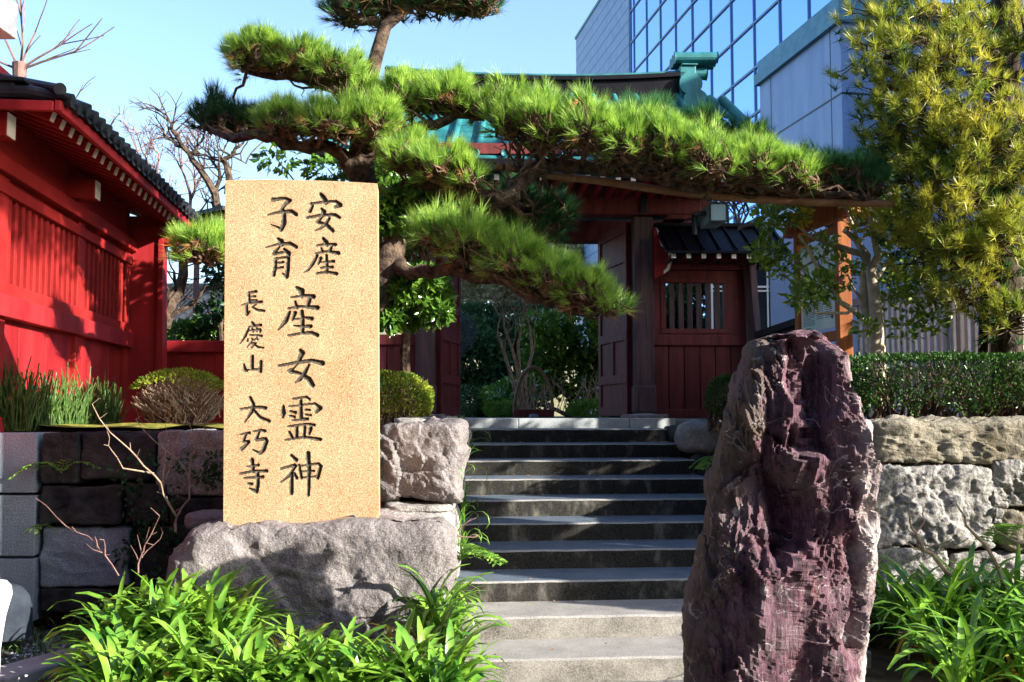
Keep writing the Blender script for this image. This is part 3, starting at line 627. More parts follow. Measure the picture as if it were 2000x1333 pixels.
for i in range(n+1):
    v = v0+.06+(v1-v0-.12)*i/n
    pts = [MR @ Vector((u, v, zr2(u, v)+.075+(.04 if v-v0 > .3 else 0))) for u in (.68, .4, .1, -.3, -.8, -1.4, -2.0, -2.6)]
    q.tube(pts, .048, 10)
    if i < n:
        vm = v+(v1-v0-.12)/n/2; h = (v1-v0-.12)/n/2
        for s in range(13):
            u = .66-s*.25; a = [(u, vm+dv, zr2(u, vm+dv)+dz_) for dv, dz_ in ((-h,.095),(0,.065),(h,.095))]; b = [(u-.25, vm+dv, zr2(u-.25, vm+dv)+dz_) for dv, dz_ in ((-h,.075),(0,.045),(h,.075))]
            q.add([tuple(MR @ Vector(p)) for p in a+b], [(0,1,4,3),(1,2,5,4)])
            q.add([tuple(MR @ Vector(p)) for p in a]+[tuple(MR @ Vector((p[0],p[1],p[2]-.03))) for p in a], [(0,3,4,1),(1,4,5,2)])
q.build('roof_tiles', MT['tile'], rb, smooth=False)
q = MB(); q.tube([MR @ Vector((.62,v0-.02,zr2(.6,v0)+.10)), MR @ Vector((-.6,v0+1.2,zr2(-.6,v0+1.2)+.16)), MR @ Vector((-2.2,v0+2.8,zr2(-2.2,v0+2.8)+.16))], [.035,.06,.06], 12)
q.box((-2.2,v0+.03,EZ+.09),(.30,v0+.22,EZ+.19),0,MR)
for u in (-.15,-.75,-1.35): q.tube([MR @ Vector((u,v0-.06,EZ+.12)), MR @ Vector((u,v0+.3,EZ+.14))], .05, 12)
q.build('ridge_tile', MT['tile'], rb, bevel=.01)
q = MB(); q.box((-2.2,v0-.0,EZ+.19),(.38,v0+.30,EZ+.21),0,MR); q.build('ridge_cap', MT['tile'], rb)
RB('wall', MT['redd'], [((-.1,.0,3.38),(.46,.10,3.70))], 0)
RB('inner_wall', MT['bark'], [((-2.6,-6.3,TER),(-2.5,0,3.6)),((-2.6,-6.3,TER+.0),(-.15,0,TER+.05))], 0)
RB('wall', MT['redd'], [((-2.6,-6.3,TER),(-.1,-6.2,3.9)),((-2.6,-.02,TER),(-.1,.08,3.9))], 0)

# low red fence behind the buttress
rf = thing('low_fence', 'low red board fence running behind the dry azalea', 'fence', P(380, 800, 11.6))
a = P(318, 800, 11.6); b = P(470, 666, 11.6)
q = MB(); w_ = (b.x-a.x)/6
for i in range(6): q.box((a.x+i*w_+.004, 11.62, TER), (a.x+(i+1)*w_-.004, 11.66, b.z-.1))
q.build('boards', MT['redd'], rf)
q = MB(); q.box((a.x-.05, 11.58, b.z-.13), (b.x, 11.70, b.z)); q.build('rail', MT['red'], rf, bevel=.005)

# ---------------------------------------------------------------- the gate
YG = 13.0
g = thing('temple_gate', 'dark red wooden temple gate with green copper roof above the steps', 'gate', P(1040, 812, YG))
MG = Matrix.Translation(Vector((0, YG, 0))) @ Matrix.Rotation(R(2.2), 4, 'Z')
def gx(px): return (px-1000)/2000*YG
def gz(py, y=YG): return P(1000, py, y).z
def GB(name, mt, boxes, bevel=.008, parent=None):
    q = MB()
    for a, b in boxes: q.box(a, b, 0, MG)
    return q.build(name, mt, parent or g, bevel=bevel)
GZ0 = 1.50
for x0, x1 in ((gx(1239), gx(1277)), (gx(812), gx(850))):
    p = GB('post', MT['woodp'], [((x0, -.13, GZ0+.06), (x1, .13, gz(425)))], .015)
    GB('post_base', MT['woodp'], [((x0-.02, -.15, GZ0+.06), (x1+.02, .15, GZ0+.42))], .03, p)
    GB('post_stone', MT['boulder'], [((x0-.12, -.3, GZ0-.02), (x1+.14, .3, GZ0+.055))], .02, p)
q = MB(); cx = (gx(1239)+gx(1277))/2; M2 = MG @ Matrix.Translation((cx, -.135, gz(475)))
q.tube([M2 @ Vector((0,.0,0)), M2 @ Vector((0,-.015,0))], .035, 14); q.build('nail_cover', MT['metal'], g)
# rear posts, lintels
GB('rear_post', MT['woodp'], [((gx(860),1.2,GZ0),(gx(885),1.4,gz(440))),((gx(1215),1.2,GZ0),(gx(1240),1.4,gz(440)))])
GB('lintel', MT['wood'], [((gx(700), -.16, gz(422)), (gx(1372), .16, gz(352)))], .02)
q = MB(); z0 = gz(352); z1 = gz(430)
vs = [(gx(1372),-.14,z0),(gx(1398),-.14,z0),(gx(1385),-.14,z1+.1),(gx(1340),-.14,z1),(gx(1300),-.14,z1)]
vs2 = [(a, .14, c) for a, b, c in vs]; q.add([tuple(MG @ Vector(p)) for p in vs+vs2], [(0,1,2,3,4),(9,8,7,6,5),(0,5,6,1),(1,6,7,2),(2,7,8,3)]); q.build('lintel_nose', MT['wood'], g)
GB('rear_lintel', MT['wood'], [((gx(700), 1.2, gz(440)), (gx(1400), 1.45, gz(395)))])
GB('upper_beam', MT['wood'], [((gx(690), -.95, gz(338)), (gx(1390), -.8, gz(318))), ((gx(690), -.1, gz(335)), (gx(1390), .1, gz(300)))])
for x in (gx(750), gx(1258), gx(1400)): GB('cross_beam', MT['wood'], [((x-.09, -1.15, gz(345)), (x+.09, 1.6, gz(322)))])
GB('plaque', MT['metal'], [((gx(1251), -.2, gz(420)), (gx(1264), -.165, gz(385)))], .003)
rows = MB()
# open door leaf seen edge-on beside the right post, panelled
dl = GB('door_leaf', MT['wood'], [], 0)
bpy.data.objects.remove(dl)
def leaf(x, s):
    # leaf swings inward: plane runs along +y from the jamb
    H0, H1 = GZ0+.03, gz(430); q = MB(); L = 1.15
    ang = .20*s
    M3 = MG @ Matrix.Translation((x, .1, 0)) @ Matrix.Rotation(ang, 4, 'Z')
    q.box((-.02, 0, H0), (.02, L, H1), 0, M3); d = q.build('door_leaf', MT['wood'], g)
    q = MB()
    for z in (H0, H0+.42, H0+.98, H0+1.38, H0+2.0, H1-.13): q.box((-.045, 0.001, z), (.045, L-.001, z+.12), 0, M3)
    for y in (0, L-.1): q.box((-.042, y, H0+.002), (.042, y+.1, H1-.002), 0, M3)
    q.box((-.04, L/2-.04, H0+.43), (.04, L/2+.04, H0+1.0), 0, M3)
    q.build('door_rails', MT['wood'], d, bevel=.006)
leaf(gx(1234), 1); leaf(gx(856), -1)
# left wing: boarded wall
def wing(x0, x1, lat):
    zt = gz(655); zr = gz(675)
    n = 6 if lat else 4; q = MB(); w_ = (x1-x0)/n
    for i in range(n): q.box((x0+i*w_+.006, -.02, GZ0+.12), (x0+(i+1)*w_-.006, .02, zr+.02), 0, MG)
    q.box((x0, .021, GZ0), (x1, .04, zr), 0, MG); q.build('wall_boards', MT['wood'], g, bevel=.003)
    GB('rail', MT['wood'], [((x0, -.06, zr), (x1, .06, zt))], .01)
    GB('ground_sill', MT['wood'], [((x0, -.07, GZ0+.0), (x1, .07, GZ0+.12))], .01)
    if lat:
        a0, a1 = gx(1303), gx(1418); b0, b1 = gz(642), gz(552)
        GB('window_frame', MT['wood'], [((x0, -.04, b1), (x1, .04, gz(528))), ((x0,-.04,b0-.10),(x1,.04,b0)), ((x0,-.04,b0),(a0,.04,b1)), ((a1,-.04,b0),(x1,.04,b1)), ((a0-.07,-.055,b0-.06),(a1+.07,-.042,b0)), ((a0-.07,-.055,b1),(a1+.07,-.042,b1+.06)), ((a0-.07,-.055,b0+.001),(a0,-.042,b1-.001)), ((a1,-.055,b0+.001),(a1+.07,-.042,b1-.001))], .004)
        w7 = (a1-a0)/6.35
        GB('lattice', MT['woodp'], [((a0+.05+i*w7, -.03, b0), (a0+.05+i*w7+.062, .03, b1)) for i in range(6)], .004)
    else:
        GB('window_frame', MT['wood'], [((x0, -.04, gz(640)), (x0+.25, .04, gz(430)))], .004)
    GB('head_beam', MT['wood'], [((x0, -.08, gz(527)), (x1, .08, gz(514))), ((x0-.1,-.1,gz(512)), (x1+.15,.1,gz(498)))], .008)
wing(gx(1277), gx(1462), True); wing(gx(700), gx(812), False)
# right wing end post (leaning brace, weathered blue grey)
q = MB(); x0 = gx(1462)
q.bar(MG @ Vector((x0+.12,-.25,GZ0)), MG @ Vector((x0+.02,-.12,gz(500))), .13, .12); q.build('brace_post', MT['woodp'], g, bevel=.01)
# wing roof
q = MB(); xa, xb = gx(1285), gx(1520); ze, zr_ = gz(487, YG-.75), gz(452)
for s in (-1, 1):
    q.add([tuple(MG @ Vector(p)) for p in ((xa,.72*s,ze),(xb,.72*s,ze),(xb,0,zr_+.08),(xa,0,zr_+.08),(xa,.72*s,ze-.03),(xb,.72*s,ze-.03),(xb,0,zr_),(xa,0,zr_))],[(0,1,2,3),(4,7,6,5),(0,4,5,1),(1,5,6,2),(0,3,7,4)])
q.build('wing_roof', MT['copperd'], g)
q = MB()
for i in range(8):
    x = xa+.05+i*(xb-xa-.1)/7
    q.tube([MG @ Vector((x,-.74,ze+.015)), MG @ Vector((x,0,zr_+.095))], .014, 8)
q.build('roof_battens', MT['copperd'] , g)
GB('wing_ridge', MT['copperd'], [((xa-.02,-.07,zr_+.06),(xb+.02,.07,zr_+.115))], .01)
for i in range(7):
    x = xa+.1+i*.1857
    r = GB('rafter', MT['wood'], [((x-.028, -.66, ze-.085), (x+.028, 0, ze-.03))], 0)
    GB('rafter_tip', MT['white'], [((x-.0275, -.667, ze-.0845), (x+.0275, -.661, ze-.0305))], 0, r)
# carved bracket with white scalloped edge on the post
q = MB(); x0 = gx(1277); prof = [(0,.0),(.03,.0),(.09,-.10),(.12,-.2),(.21,-.25),(.235,-.42),(.19,-.55),(.12,-.6),(0,-.66)]
z = gz(447)
def ex_(q, prof, y0, y1, mi=0):
    N = len(prof); f0 = [tuple(MG @ Vector((x0+a, y0, z+b))) for a, b in prof]; f1 = [tuple(MG @ Vector((x0+a, y1, z+b))) for a, b in prof]
    q.add(f0+f1, [tuple(range(N)), tuple(range(2*N-1, N-1, -1))]+[(i, N+i, N+(i+1) % N, (i+1) % N) for i in range(N)], mi)
ex_(q, prof, -.17, -.10); bk = q.build('bracket', MT['redd'], g)
q = MB(); ex_(q, [(.03,.0),(.09,-.10),(.12,-.2),(.21,-.25),(.235,-.42),(.19,-.55),(.12,-.6),(.12,-.56),(.16,-.52),(.19,-.42),(.175,-.29),(.09,-.24),(.055,-.12)], -.18, -.171); q.build('bracket_edge', MT['white'], bk)
# main copper roof
X0, X1 = gx(722), gx(1402)
def fx(x, t): c = (X0+X1)/2; return c+(x-c)*(1+.23*t)
zR = gz(176, YG+.9); zE = gz(303, YG-1.3)
def rz(t): return zR + (zE-zR)*(t**.72 if False else (1-(1-t)**1.55)*.98 + .02*t)       # t=0 ridge, 1 eave : concave
def ry(t, s): return .9 + s*2.15*t
NT = 14
for s in (-1, 1):
    V = []; F = []; n = 2
    for i in range(NT+1):
        t = i/NT
        lift = 0
        for x in np.linspace(X0, X1, 25):
            e = abs((x-(X0+X1)/2)/((X1-X0)/2)); V.append(tuple(MG @ Vector((fx(x,t), ry(t, s), rz(t)+.16*t*e**3))))
    for i in range(NT):
        for j in range(24): F.append((i*25+j, i*25+j+1, (i+1)*25+j+1, (i+1)*25+j))
    q = MB(); q.add(V, F); o = q.build('roof', MT['copper'], g, smooth=True)
    md = o.modifiers.new('solid', 'SOLIDIFY'); md.thickness = .06; md.offset = -1 if s > 0 else 1
    q = MB(); nb = 15
    for j in range(nb+1):
        x = X0+.04+(X1-X0-.08)*j/nb; e = abs((x-(X0+X1)/2)/((X1-X0)/2))
        q.tube([MG @ Vector((fx(x,i/NT), ry(i/NT, s)+(s*.03 if i == NT else 0), rz(i/NT)+.03+.16*(i/NT)*e**3)) for i in range(NT+1)], .045, 8)
    b = q.build('roof_battens', MT['copper'], o, smooth=True)
    q = MB()
    for i in range(1, NT):    # horizontal sheet seams
        q.add([tuple(MG @ Vector((fx(x,i/NT), ry(i/NT, s)+dy, rz(i/NT)+.16*(i/NT)*abs((x-(X0+X1)/2)/((X1-X0)/2))**3+dz)) ) for x in np.linspace(X0, X1, 25) for dy, dz in ((0,.006),(.0,.001),(s*.012,-.004))],
              [(k*3, k*3+1, (k+1)*3+1, (k+1)*3) for k in range(24)]+[(k*3, (k+1)*3, (k+1)*3+2, k*3+2) for k in range(24)])
    q.build('roof_seams', MT['copper'], o)
# dark eave edge board and gable ends
q = MB()
for i in range(24):
    xa_, xb_ = X0+(X1-X0)*i/24, X0+(X1-X0)*(i+1)/24
    la = .16*abs((xa_-(X0+X1)/2)/((X1-X0)/2))**3; lb = .16*abs((xb_-(X0+X1)/2)/((X1-X0)/2))**3
    xa_, xb_ = fx(xa_,1), fx(xb_,1)
    for y in (-1.26,):
        q.add([tuple(MG @ Vector(p)) for p in ((xa_,y-.01,zE-.04+la),(xb_,y-.01,zE-.04+lb),(xb_,y-.01,zE-.17+lb),(xa_,y-.01,zE-.17+la),(xa_,y+.1,zE-.04+la),(xb_,y+.1,zE-.04+lb),(xb_,y+.1,zE-.17+lb),(xa_,y+.1,zE-.17+la))],[(3,2,1,0),(4,5,6,7),(2,3,7,6)])
q.build('eave_board', MT['copperd'], g)
for i in range(24):
    x = X0+.15+i*(X1-X0-.3)/23; r = GB('rafter', MT['redd'], [((x-.03, -1.14, zE-.26), (x+.03, .5, zE-.19))], 0)
    GB('rafter_tip', MT['white'], [((x-.0295, -1.148, zE-.2595), (x+.0295, -1.141, zE-.1905))], 0, r)
for x in (X0, X1):
    q = MB(); V = []; 
    for i in range(NT+1):
        t = i/NT
        for s in (0,): pass
    for s in (-1, 1):
        V = []; 
        for i in range(NT+1):
            t = i/NT; y = ry(t, s); zz_ = rz(t)+.16*t; xx = fx(x,t); V += [(xx-.05, y, zz_+.02), (xx+.05, y, zz_+.02), (xx+.05, y, zz_-.24), (xx-.05, y, zz_-.24)]
        q.add([tuple(MG @ Vector(p)) for p in V], [(i*4+a, i*4+(a+1) % 4, (i+1)*4+(a+1) % 4, (i+1)*4+a) for i in range(NT) for a in range(4)])
    q.build('bargeboard', MT['copper'], g)
# ridge
q = MB(); NS = 24
def rsag(x): e = abs((x-(X0+X1)/2)/((X1-X0)/2)); return .10*e**2.2
yr = .9; RT = gz(153, YG+.9); 
for (w_, za, zb, mi) in ((.34, RT-.42, RT-.09, 1), (.44, RT-.085, RT-.03, 1), (.28, RT-.03, RT+.02, 0), (.46, RT-.49, RT-.43, 0), (.52, RT-.66, RT-.5, 1)):
    for i in range(NS):
        a_, b_ = X0+.1+(X1-X0-.3)*i/NS, X0+.1+(X1-X0-.3)*(i+1)/NS; za1, zb1 = rsag(a_), rsag(b_)
        q.add([tuple(MG @ Vector(p)) for p in ((a_,yr-w_/2,za+za1),(b_,yr-w_/2,za+zb1),(b_,yr-w_/2,zb+zb1),(a_,yr-w_/2,zb+za1),(a_,yr+w_/2,za+za1),(b_,yr+w_/2,za+zb1),(b_,yr+w_/2,zb+zb1),(a_,yr+w_/2,zb+za1))],[(0,1,2,3),(5,4,7,6),(3,2,6,7),(0,4,5,1)], mi)
q.build('ridge', [MT['copper'], MT['copperd']], g)
# ridge end ornaments
for x, s in ((gx(1378), 1),):
    om = MB(); M4 = MG @ Matrix.Translation((x, yr, RT-.03)) @ Matrix.Diagonal((s, 1, 1, 1))
    def cyl(x0_, x1_, z_, r): om.tube([M4 @ Vector((x0_, -.0, z_)), M4 @ Vector((x1_, 0, z_))], r, 16)
    om.box((-.12,-.22,-.62),(.10,.22,.16),0,M4)
    om.box((-.10,-.25,.165),(.12,.25,.19),0,M4)
    for y in (-.14, 0, .14): om.tube([M4 @ Vector((-.18,y,.30)), M4 @ Vector((.42,y,.31))], .075, 14)
    om.tube([M4 @ Vector((-.0,0,.13)), M4 @ Vector((.30,0,.12))], .085, 14)
    om.tube([M4 @ Vector((0.02,-.27,-.1)), M4 @ Vector((0.02,.27,-.1))], .15, 18)
    om.tube([M4 @ Vector((.08,-.29,-.36)), M4 @ Vector((.08,.29,-.36))], .17, 18)
    om.box((-.14,-.30,-.75),(.22,.30,-.55),0,M4)
    om.build('ridge_ornament', MT['copper'], g, bevel=.01)
q = MB()
for i in range(3):
    q.tube([MG @ Vector((X1-.02+.1*i, .8-.3*i, zR-.12-.10*i)), MG @ Vector((X1+.22+.12*i, .1-.3*i, zR-.55-.22*i))], .06, 12)
q.build('verge_rolls', MT['copper'], g, smooth=True)
# floodlight on an arm right of the gate
fl = thing('floodlight', 'square floodlight on an arm beside the gate lintel', 'lamp', P(1402, 415, YG-.5))
a = P(1386, 434, YG-.6); b = P(1422, 395, YG-.6)
q = MB(); y = YG-.6
q.box((a.x, y, a.z), (b.x, y+.03, a.z+.022)); q.box((a.x, y, b.z-.022), (b.x, y+.03, b.z)); q.box((a.x, y+.001, a.z+.022), (a.x+.02, y+.029, b.z-.022)); q.box((b.x-.02, y+.001, a.z+.022), (b.x, y+.029, b.z-.022))
q.build('frame', MT['metal'], fl)
q = MB(); q.box((a.x+.02, y+.012, a.z+.022), (b.x-.02, y+.02, b.z-.022)); q.build('lens', MT['lens'], fl)
q = MB(); vs = [(a.x+.01,y+.031,a.z+.01),(b.x-.01,y+.031,a.z+.01),(b.x-.01,y+.031,b.z-.01),(a.x+.01,y+.031,b.z-.01),(a.x-.07,y+.24,a.z-.04),(b.x-.11,y+.24,a.z-.04),(b.x-.11,y+.24,b.z-.06),(a.x-.07,y+.24,b.z-.06)]
q.add(vs, [(0,1,2,3),(7,6,5,4),(0,4,5,1),(1,5,6,2),(2,6,7,3),(3,7,4,0)]); q.build('housing', MT['lens'], fl)
q = MB(); q.box((a.x-.17, y+.1, a.z+.1), (a.x+.0, y+.15, a.z+.15)); q.tube([(a.x-.15,y+.2,a.z+.14),(a.x-.15,y+.2,gz(470))], .035, 10); q.build('arm', MT['metal'], fl)

# ---------------------------------------------------------------- notice board
nb = thing('notice_board', 'roofed wooden notice board with a pale green information panel', 'notice board', P(1610, 700, 10.5))
pr = P(1650, 700, 10.3); pl = P(1569, 700, 11.2)
for p in (pr, pl):
    q = MB(); hh = .066; q.box((p.x-hh, p.y-hh, TER), (p.x+hh, p.y+hh, P(1650, 425, p.y).z)); q.build('post', MT['orange'], nb, bevel=.006)
d_ = (pl-pr); d_.z = 0; d_.normalize(); nrm = Vector((d_.y, -d_.x, 0)); nrm = nrm if nrm.y < 0 else -nrm
def NB(s0, s1, z0, z1, t, off=0, name='panel', mt=None, parent=None):
    q = MB(); a = Vector((pr.x, pr.y, 0))+d_*s0+nrm*off; M5 = Matrix(((d_.x, nrm.x, 0, a.x), (d_.y, nrm.y, 0, a.y), (0, 0, 1, 0), (0, 0, 0, 1)))
    q.box((0, 0, z0), (s1-s0, t, z1), 0, M5); return q.build(name, mt, parent or nb)
Ln = (pl-pr).length; Ln = math.hypot(pl.x-pr.x, pl.y-pr.y)
zb0, zb1 = P(1600, 645, 10.8).z, P(1600, 480, 10.8).z
pn = NB(.09, Ln-.08, zb0, zb1, .03, .02, 'panel', MT['board'])
NB(.06, Ln-.06, zb1+.06, zb1+.13, .05, 0, 'rail', MT['orange']); NB(.06, Ln-.06, zb0-.14, zb0-.04, .05, 0, 'rail', MT['orange']); NB(-.3, Ln+.3, zb1+.3, zb1+.4, .1, -.05, 'rail', MT['orange'])
q = MB(); sP = Ln-.17
def mark(s0, z0, s1, z1, mi=0):     # s from left edge, z from bottom, fractions of the panel
    a = Vector((pr.x, pr.y, 0))+d_*(Ln-.08-s0*sP)+nrm*.052; b = Vector((pr.x, pr.y, 0))+d_*(Ln-.08-s1*sP)+nrm*.052
    H = zb1-zb0; q.add([(a.x,a.y,zb0+z0*H),(b.x,b.y,zb0+z0*H),(b.x,b.y,zb0+z1*H),(a.x,a.y,zb0+z1*H)], [(0,1,2,3)], mi)
for i in range(14): mark(.06, .06+i*.018, .42-(.1 if i % 5 == 4 else 0), .066+i*.018)
for i in range(13): mark(.47, .12+i*.022, .68, .127+i*.022); mark(.72, .12+i*.022, .93, .127+i*.022)
for i in range(6): mark(.3+i*.1, .47, .36+i*.1, .50); 
for i in range(5): mark(.4+i*.1, .42, .46+i*.1, .45)
mark(.07,.38,.16,.47,1); mark(.9,.10,.96,.15)
for i in range(6): mark(.78-i*.015+(i%2)*.05, .88-i*.006, .83-i*.01+(i%2)*.05, .94-i*.006)
a0 = (.55,.78); 
for k in range(5): mark(.53+.01*k, .74+.02*k, .60-.01*k, .76+.02*k, 2)
mark(.06,.02,.3,.03)
q.build('printed_text', [MT['bprint'], MT['bgreen'], MT['bpurple']], pn)
q = MB(); zr0 = P(1620, 420, 10.6).z
mid = Vector((pr.x, pr.y, 0))+d_*(Ln/2)
for s in (-1, 1):
    V = []
    for (aa, bb, zz_) in ((-.75,0,.30),(.75,0,.30),(.75,.62*s,.02),(-.75,.62*s,.02)):
        V.append(tuple(mid+d_*aa+nrm*bb+Vector((0,0,zr0+zz_))))
    V += [(a, b, c-.05) for a, b, c in V]; q.add(V, [(0,1,2,3),(7,6,5,4),(0,4,5,1),(1,5,6,2),(2,6,7,3),(3,7,4,0)])
q.build('roof', MT['bark'], nb)
q = MB(); q.bar(tuple(mid+d_*-.75+Vector((0,0,zr0-.04))), tuple(mid+d_*.8+Vector((0,0,zr0-.04))), .1, .1); q.build('beam', MT['orange'], nb)

# ---------------------------------------------------------------- modern building
TB = R(9.65); BN = Vector((math.cos(TB), math.sin(TB), 0)); BD = Vector((-math.sin(TB), math.cos(TB), 0))
def MBld(D): return Matrix(((BN.x, BD.x, 0, BN.x*D), (BN.y, BD.y, 0, BN.y*D), (0, 0, 1, 0), (0, 0, 0, 1)))
D1 = 14.0; MF = MBld(D1)
def tpx(px, D): k = (px-1000)/2000; y = D/(k*math.cos(TB)+math.sin(TB)); return (Vector((y*k, y, 0)).dot(BD)), y
ob = thing('office_building', 'tall blue glass curtain wall office building behind the gate', 'building', MF @ Vector((2, 30, 0)))
t0, y0 = tpx(1438.5, D1); t1, _ = tpx(1397.5, D1); dt = t1-t0
tE, yE = tpx(1232, D1); jn = int(round((tE-t0)/dt)); tE = t0+dt*jn+.55
zA = P(1438.5, 171, y0).z; dz = P(1438.5, 88, y0).z-zA
rowsz = [zA+dz*i for i in range(-7, 9)]; cols = [t0+dt*j for j in range(-10, jn+1)]+[tE]
panes = []
for j in range(len(cols)-1):
    for i in range(len(rowsz)-1):
        a, b = cols[j], cols[j+1]; za, zb = rowsz[i], rowsz[i+1]
        c = MF @ Vector((0, (a+b)/2, (za+zb)/2)); px = 1000+2000*c.x/c.y; py = 810-2000*(c.z-CAM_Z)/c.y
        vis = -20 < py < 480 and px < 2050 and not (1500 < px < 1660 and py > 150)
        panes.append((0 if vis else 1, c.y, a, b, za, zb))
panes.sort()
rest = MB(); 
for n_i, (vs, _, a, b, za, zb) in enumerate(panes):
    q = MB() if n_i < 98 else rest
    e = .003*rnd.uniform(-1, 1)
    q.box((.02+e, a+.035, za+.03), (.04+e, b-.035, zb-.03), 0, MF)
    if n_i < 98: q.build('window_pane', MT['glass'], ob)
o = rest.build('window_panes', MT['glass'], ob); o['kind'] = 'stuff'
q = MB()
for c in cols: q.box((-.03, c-.026, rowsz[0]), (.019, c+.026, rowsz[-1]), 0, MF); q.box((.021,c-.034,rowsz[0]),(.06,c+.034,rowsz[-1]),0,MF)
for z in rowsz: q.box((-.03, cols[0], z-.03), (.018, cols[-1], z+.03), 0, MF)
for z in rowsz: q.box((-.026, cols[0], z+.035), (.017, cols[-1], z+.05), 0, MF)
q.build('mullion_grid', MT['mull'], ob)
tW, yW = tpx(1128, D1); zW = P(1128, 77, yW).z
q = MB(); q.box((.1, cols[0], 0), (9, tE, rowsz[-1]+.1), 0, MF); q.build('core', MT['mull'], ob)
q = MB(); q.box((0, tE+.3, 0), (.25, tW, zW), 0, MF); q.box((.25, tE+.3, 0), (9, tW-.003, zW-.01), 0, MF); tw = q.build('tiled_wall', MT['panelw'], ob)
q = MB(); z = .6
i = 0
while z < zW-.2:
    q.box((-.012, tE+.31, z), (-.002, tW, z+.045), 0, MF); z += .62; i += 1
q.build('wall_joints', MT['mull'], tw)
q = MB(); q.box((-.06, tE+.25, zW), (.3, tW+.1, zW+.15), 0, MF); q.build('coping', MT['cap'], ob)
# projecting panelled block
D2 = 11.0; MP = MBld(D2)
ta, ya = tpx(1657, D2); tb, yb = tpx(1494, D2); zT2 = P(1657, 45, ya).z
pb = thing('panelled_annex', 'pale blue panelled annex block with a blue coping in front of the glass wall', 'building', MP @ Vector((1.5, ta+1, 0)))
def PB(name, mt, boxes, parent=None, bevel=0):
    q = MB()
    for a, b in boxes: q.box(a, b, 0, MP)
    return q.build(name, mt, parent or pb, bevel=bevel)
PB('wall', MT['panel'], [((0, ta, 0), (2.9, tb, zT2)), ((2.9, ta, 0), (14, ta+1, zT2))])
seams = []
zj = P(1657, 180, ya).z; 
for z in (zj, zj-4.0, zj-7): seams.append(((-.004, ta-.004, z-.05), (2.9, tb, z)));  seams.append(((2.8, ta-.005, z-.05), (14, ta+.1, z-.0)))
for px in (1516, 1636): t_, _ = tpx(px, D2); seams.append(((-.005, t_-.015, 0), (.1, t_+.015, zT2-.01)))
for u in (1.1, 3.6, 6.1, 8.6): seams.append(((u-.02, ta-.006, 0), (u+.02, ta+.1, zT2-.01)))
PB('panel_joints', MT['metal'], seams)
PB('coping', MT['cap'], [((-.12, ta-.12, zT2), (3.2, tb+.1, zT2+.28)), ((3.2, ta-.12, zT2), (14, ta+1.2, zT2+.28)), ((-.06, ta-.06, zT2+.28), (14, ta+.02, zT2+.62)), ((-.06, ta+.02, zT2+.28), (.0, tb, zT2+.62))])
# low windows of the glass building seen beside the gate wing
lw = thing('low_wing', 'grey plastered ground floor wing with a white framed dark window', 'building', P(1500, 700, 15.5))
x0, x1, x2 = P(1470, 600, 15.5).x, P(1505, 600, 15.5).x, P(1600, 600, 15.5).x; zt = P(1500, 500, 15.5).z
q = MB(); q.box((x1, 15.5, TER), (x2+3.2, 15.8, zt)); q.box((x1-.9, 15.5, zt-.001), (x2+3.2, 15.8, zt+.3)); q.build('wall', MT['panel'], lw)
q = MB(); q.box((x1-.9, 15.56, TER), (x1, 15.6, zt)); q.build('window', MT['winglass'], lw)
q = MB(); zc = P(1500, 562, 15.5).z
for x in (x1-.88, x1-.58, x1-.29, x1-.03): q.box((x-.014, 15.53, TER), (x+.014, 15.556, zt))
q.box((x1-.9, 15.527, zc), (x1, 15.558, zc+.03)); q.box((x1-.9, 15.527, zc-.06), (x1, 15.558, zc-.035)); q.build('window_frame', MT['wht'], lw)
# slatted fence at right
def tline(px, D): return tpx(px, D)
D3 = 6.5; M3_ = MBld(D3); ta_, y1_ = tpx(2150, D3); tb_, y2_ = tpx(1672, D3)
fz = P(1850, 558, tpx(1850, D3)[1]).z
fe = thing('slatted_fence', 'tall brown vertical slat fence behind the right hedge', 'fence', M3_ @ Vector((0, (ta_+tb_)/2, TER)))
q = MB(); t_ = ta_
while t_ < tb_: q.box((0, t_, TER+.1), (.035, t_+.055, fz-.03), 0, M3_); t_ += .125
q.build('slats', MT['slat'], fe, bevel=.003)
q = MB(); q.box((-.03, ta_, fz-.03), (.07, tb_, fz+.07), 0, M3_); q.box((.036, ta_, TER+.6), (.07, tb_, TER+.68), 0, M3_); q.build('rail', MT['slat'], fe, bevel=.004)
t_ = ta_+.5
while t_ < tb_: q = MB(); q.box((.072, t_, TER), (.13, t_+.09, fz-.02), 0, M3_); q.build('post', MT['slat'], fe); t_ += 1.6
# dark low fence left of the board, seen between gate wing and board
q = MB(); a = P(1478, 655, 12.6); b = P(1568, 625, 11.6)
lf = thing('low_railing', 'low dark slatted railing between gate and notice board', 'fence', (a.x, a.y, TER))
q.bar(a, b, .06, .08); q.build('rail', MT['metal'], lf)
q = MB()
for i in range(22):
    p = a.lerp(b, (i+.5)/22); q.box((p.x-.015, p.y-.01, TER), (p.x+.015, p.y+.01, p.z-.03))
q.build('slats', MT['metal'], lf)
# block beyond the right edge, added unseen to shade the gate
nbk = thing('shade_caster_building', 'unseen grey building added at the right to shade the gate', 'building', (16, 6, 0))
q = MB(); q.box((12.2, 7.0, 0), (19, 22, 10)); q.build('wall', MT['panel'], nbk)
q = MB(); 
for f_ in range(3):
    for i in range(6): q.box((12.15, 7.8+i*2.2, .9+f_*2.7), (12.19, 9.1+i*2.2, 2.3+f_*2.7))
q.build('windows', MT['winglass'], nbk)
q = MB(); q.box((12.1, 6.9, 10), (19.1, 22.1, 10.3)); q.build('coping', MT['cap'], nbk)

